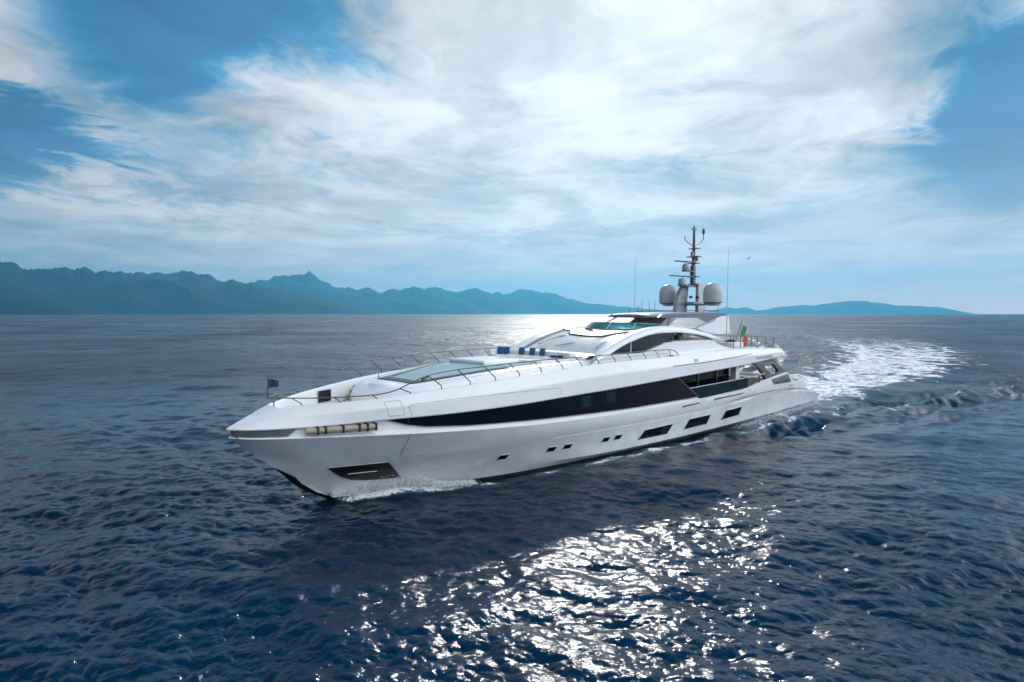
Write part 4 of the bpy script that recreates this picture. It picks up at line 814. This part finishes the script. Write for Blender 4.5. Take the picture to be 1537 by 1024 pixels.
# ensign staff, thick and raked
es = part(MB().tube([(45.9, 0, 5.9), (46.5, 0, 6.9), (47.3, 0, 8.15), (47.5, 0, 8.5)], [.12, .13, .14, .03], n=10), 'ensign_staff', 'silver')
# stern rails
sr = [(52.6, 4.2), (50.5, 4.6), (48.5, 4.7), (52.9, 2.0), (52.9, .4), (52.8, -1.0)]
q = [(46.5, 4.6), (49.5, 4.6), (51.5, 4.5), (52.2, 3.6), (52.3, 2.2), (52.3, .6), (52.3, -.8)]
o_ = part(MB().tube([(x, y, 3.75) for x, y in q], .028, n=6), 'stern_rail', 'rail')
for x, y in q: part(MB().tube([(x, y, 2.6), (x, y, 3.75)], .05 if y > 3 else .04, n=6), 'rail_post', 'rail', o_)
for x, y in ((51.9, 4.1), (52.25, .2)): part(MB().box((x, y, 3.3), (.35, .3, .75)), 'capstan', 'silver', o_, bevel=.06)

M['foam'] = mat('white_spray', (.8, .84, .86), .6)
# ================================================================ things that are not the yacht itself
def cloth(name, fn, nu, nv, mats, mif, label, cat):
    mb = MB(); rows = [[fn(a, b) for b in np.linspace(0, 1, nv)] for a in np.linspace(0, 1, nu)]; k = 0
    for i in range(nu-1):
        for j in range(nv-1): mb.add([rows[i][j], rows[i+1][j], rows[i+1][j+1], rows[i][j+1]], [(0, 1, 2, 3)], mif((i+.5)/(nu-1)))
    o = mb.build(name, mats, None, sharp=80, weld=True); md = o.modifiers.new('thickness', 'SOLIDIFY'); md.thickness = .008
    c = sum((v_.co for v_ in o.data.vertices), Vector())/len(o.data.vertices); o.data.transform(Matrix.Translation(-c)); o.location = c; return tag(o, label, cat)
# small dark blue burgee streaming aft from the jackstaff
cloth('burgee', lambda a, b: (1.84+.52*a, .10*a+.05*math.sin(a*7), 6.03-.02*a - (.44-.12*a)*b - .06*a*(1-b) + .02*math.sin(a*6)), 16, 8, ['navy'], lambda t: 0, 'small dark blue flag flying from the short staff at the bow', 'flag')
# tricolour drooping from the stern staff
def ens(a, b):
    # a along the fly, b down the hoist; hangs in folds
    hx, hz_ = 47.35-.62*b, 8.20-1.25*b
    x = hx + 1.55*a*(1-.25*b) - .15*a*a; z = hz_ - 1.15*a**1.1*(1-.45*b) - .25*a*a - .35*b*a
    if a > .62: z -= .55*(a-.62)*(.6+b); x -= .9*(a-.62)*(.3+b)
    return (x, .16*math.sin(a*9+b*3)*(.3+a), z)
cloth('ensign', ens, 40, 16, ['green', 'whitecloth', 'red'], lambda t: 0 if t < .50 else (1 if t < .70 else 2), 'green, white and red flag drooping from the raked staff at the stern', 'flag')
# scatter cushions on the foredeck sofa
def pillow(loc, rot, label, m_='blue', size=(.54, .50), flat=.16):
    mb = MB(); n = 9; rows = []
    for sgn in (1, -1):
        g = []
        for i in range(n):
            for j in range(n):
                a, b = i/(n-1)*2-1, j/(n-1)*2-1; th = flat*.5*((1-a**4)*(1-b**4))**.6; pin = 1-.06*(abs(a*b))
                g.append((a*size[0]/2*(1-.07*(1-b*b)*0+.0)*pin, sgn*th, b*size[1]/2*pin))
        fs = [(i*n+j, (i+1)*n+j, (i+1)*n+j+1, i*n+j+1) for i in range(n-1) for j in range(n-1)]; mb.add(g, fs)
    o = mb.build('pillow', m_, None, sharp=80); o.location = loc; o.rotation_euler = rot; return tag(o, label, 'cushion', 'blue cushions on the foredeck sofa')
PS = [((18.86, 3.22, 6.52), 'royal blue cushion at the far end of the foredeck sofa, leaning in the corner', 12),
      ((18.98, 2.72, 6.52), 'royal blue cushion touching the corner cushion on the foredeck sofa', 8),
      ((19.22, 1.50, 6.52), 'royal blue cushion standing alone, third along the foredeck sofa from its far end', 5),
      ((19.33, .62, 6.52), 'royal blue cushion in the middle of the foredeck sofa, between two others', 2),
      ((19.36, -.26, 6.52), 'royal blue cushion standing nearest the camera on the foredeck sofa', -4)]
for l_, lb, a_ in PS: pillow(l_, (R(-14), 0, R(-90+a_)), lb)
pillow((19.05, -1.55, 6.32), (R(80), 0, R(-80)), 'dark navy cushion lying flat near the port end of the foredeck sofa', 'navy', (.55, .5), .13)
pillow((19.0, -2.15, 6.34), (R(74), 0, R(-60)), 'darkest small cushion lying flat, closest to the port rail of the foredeck sofa', 'navy', (.42, .45), .12)
# blue cushions on the upper after deck
for l_, lb in (((38.5, -3.1, 6.72), 'blue cushion on the white lounge behind the cabin side on the upper after deck'), ((39.3, -3.0, 6.72), 'blue cushion beside the rail on the upper after deck, next to the flag')):
    o = pillow(l_, (R(70), 0, R(-80)), lb, 'navy', (.7, .6), .16); o['group'] = 'cushions on the upper after deck'
# spray thrown up by the bow and by the churned water at the stern
mb = MB(); g = np.random.default_rng(4)
def drop(p, r):
    a = g.normal(size=3); a /= np.linalg.norm(a); b = np.cross(a, (.3, .5, .8)); b /= np.linalg.norm(b); c = np.cross(a, b)
    k = [p + r*1.2*a] + [p + r*(-.5*a + math.cos(q)*b + math.sin(q)*c) for q in (0, 2.1, 4.2)]
    mb.add([tuple(q) for q in k], [(0, 1, 2), (0, 2, 3), (0, 3, 1), (1, 3, 2)])
for i in range(9000):
    t = g.random()**1.3; x = 4.7+6.5*t; o_ = .05+.06*(x-4.6)+abs(g.normal())*.16*(1+t); hgt_ = g.random()**1.7*(.95*math.exp(-((x-7.4)/1.5)**2)+.18)
    drop(np.array([x+g.normal()*.05, -(float(W0y(x))+o_+.12), .15+hgt_]), .010+.026*g.random()**2)
for i in range(4200):
    x = 36+19*g.random()**.6; hgt_ = g.random()**2.2*(.25+.045*(x-36)*.9); o_ = abs(g.normal())*.35
    yb = float(W0y(min(x, 54)))+.35 if x < 54 else 4.2*g.random(); drop(np.array([x, -(yb+o_), .05+hgt_*.8]), .014+.030*g.random()**2)
tag(mb.build('sea_spray', 'foam', None, smooth=False, weld=False), 'white spray thrown up along the yacht bow and stern', 'spray', kind='stuff')
# a gull far off to the right of the mast
mb = MB(); G = Vector((60, 38, 14.0))
mb.tube([(0, -.22, 0), (0, -.12, .02), (0, 0, .03), (0, .15, .02), (0, .28, 0)], [.02, .055, .075, .05, .01], n=8)
for s_ in (-1, 1):
    mb.loft([[(s_*.04, -.09, .04), (s_*.04, .09, .04)], [(s_*.30, -.12, .16), (s_*.30, .04, .15)], [(s_*.62, -.04, .10), (s_*.62, .03, .10)]]); mb.loft([[(s_*.04, -.09, .055), (s_*.04, .09, .05)], [(s_*.30, -.12, .17), (s_*.30, .04, .16)], [(s_*.62, -.04, .105), (s_*.62, .03, .103)]])
gl = mb.build('gull', 'feather', None, sharp=60); th = R(VIEW_AZ) + math.atan((1122-768.5)/912); dd = 120.0
gl.location = (cam.location.x+dd*math.sin(th), cam.location.y+dd*math.cos(th), 8.978 + (471.3-389)/912*dd*math.cos(math.atan((1122-768.5)/912))); gl.rotation_euler = (R(8), R(20), R(60)); tag(gl, 'tiny gull gliding in the sky to the right of the tall port antenna', 'bird')
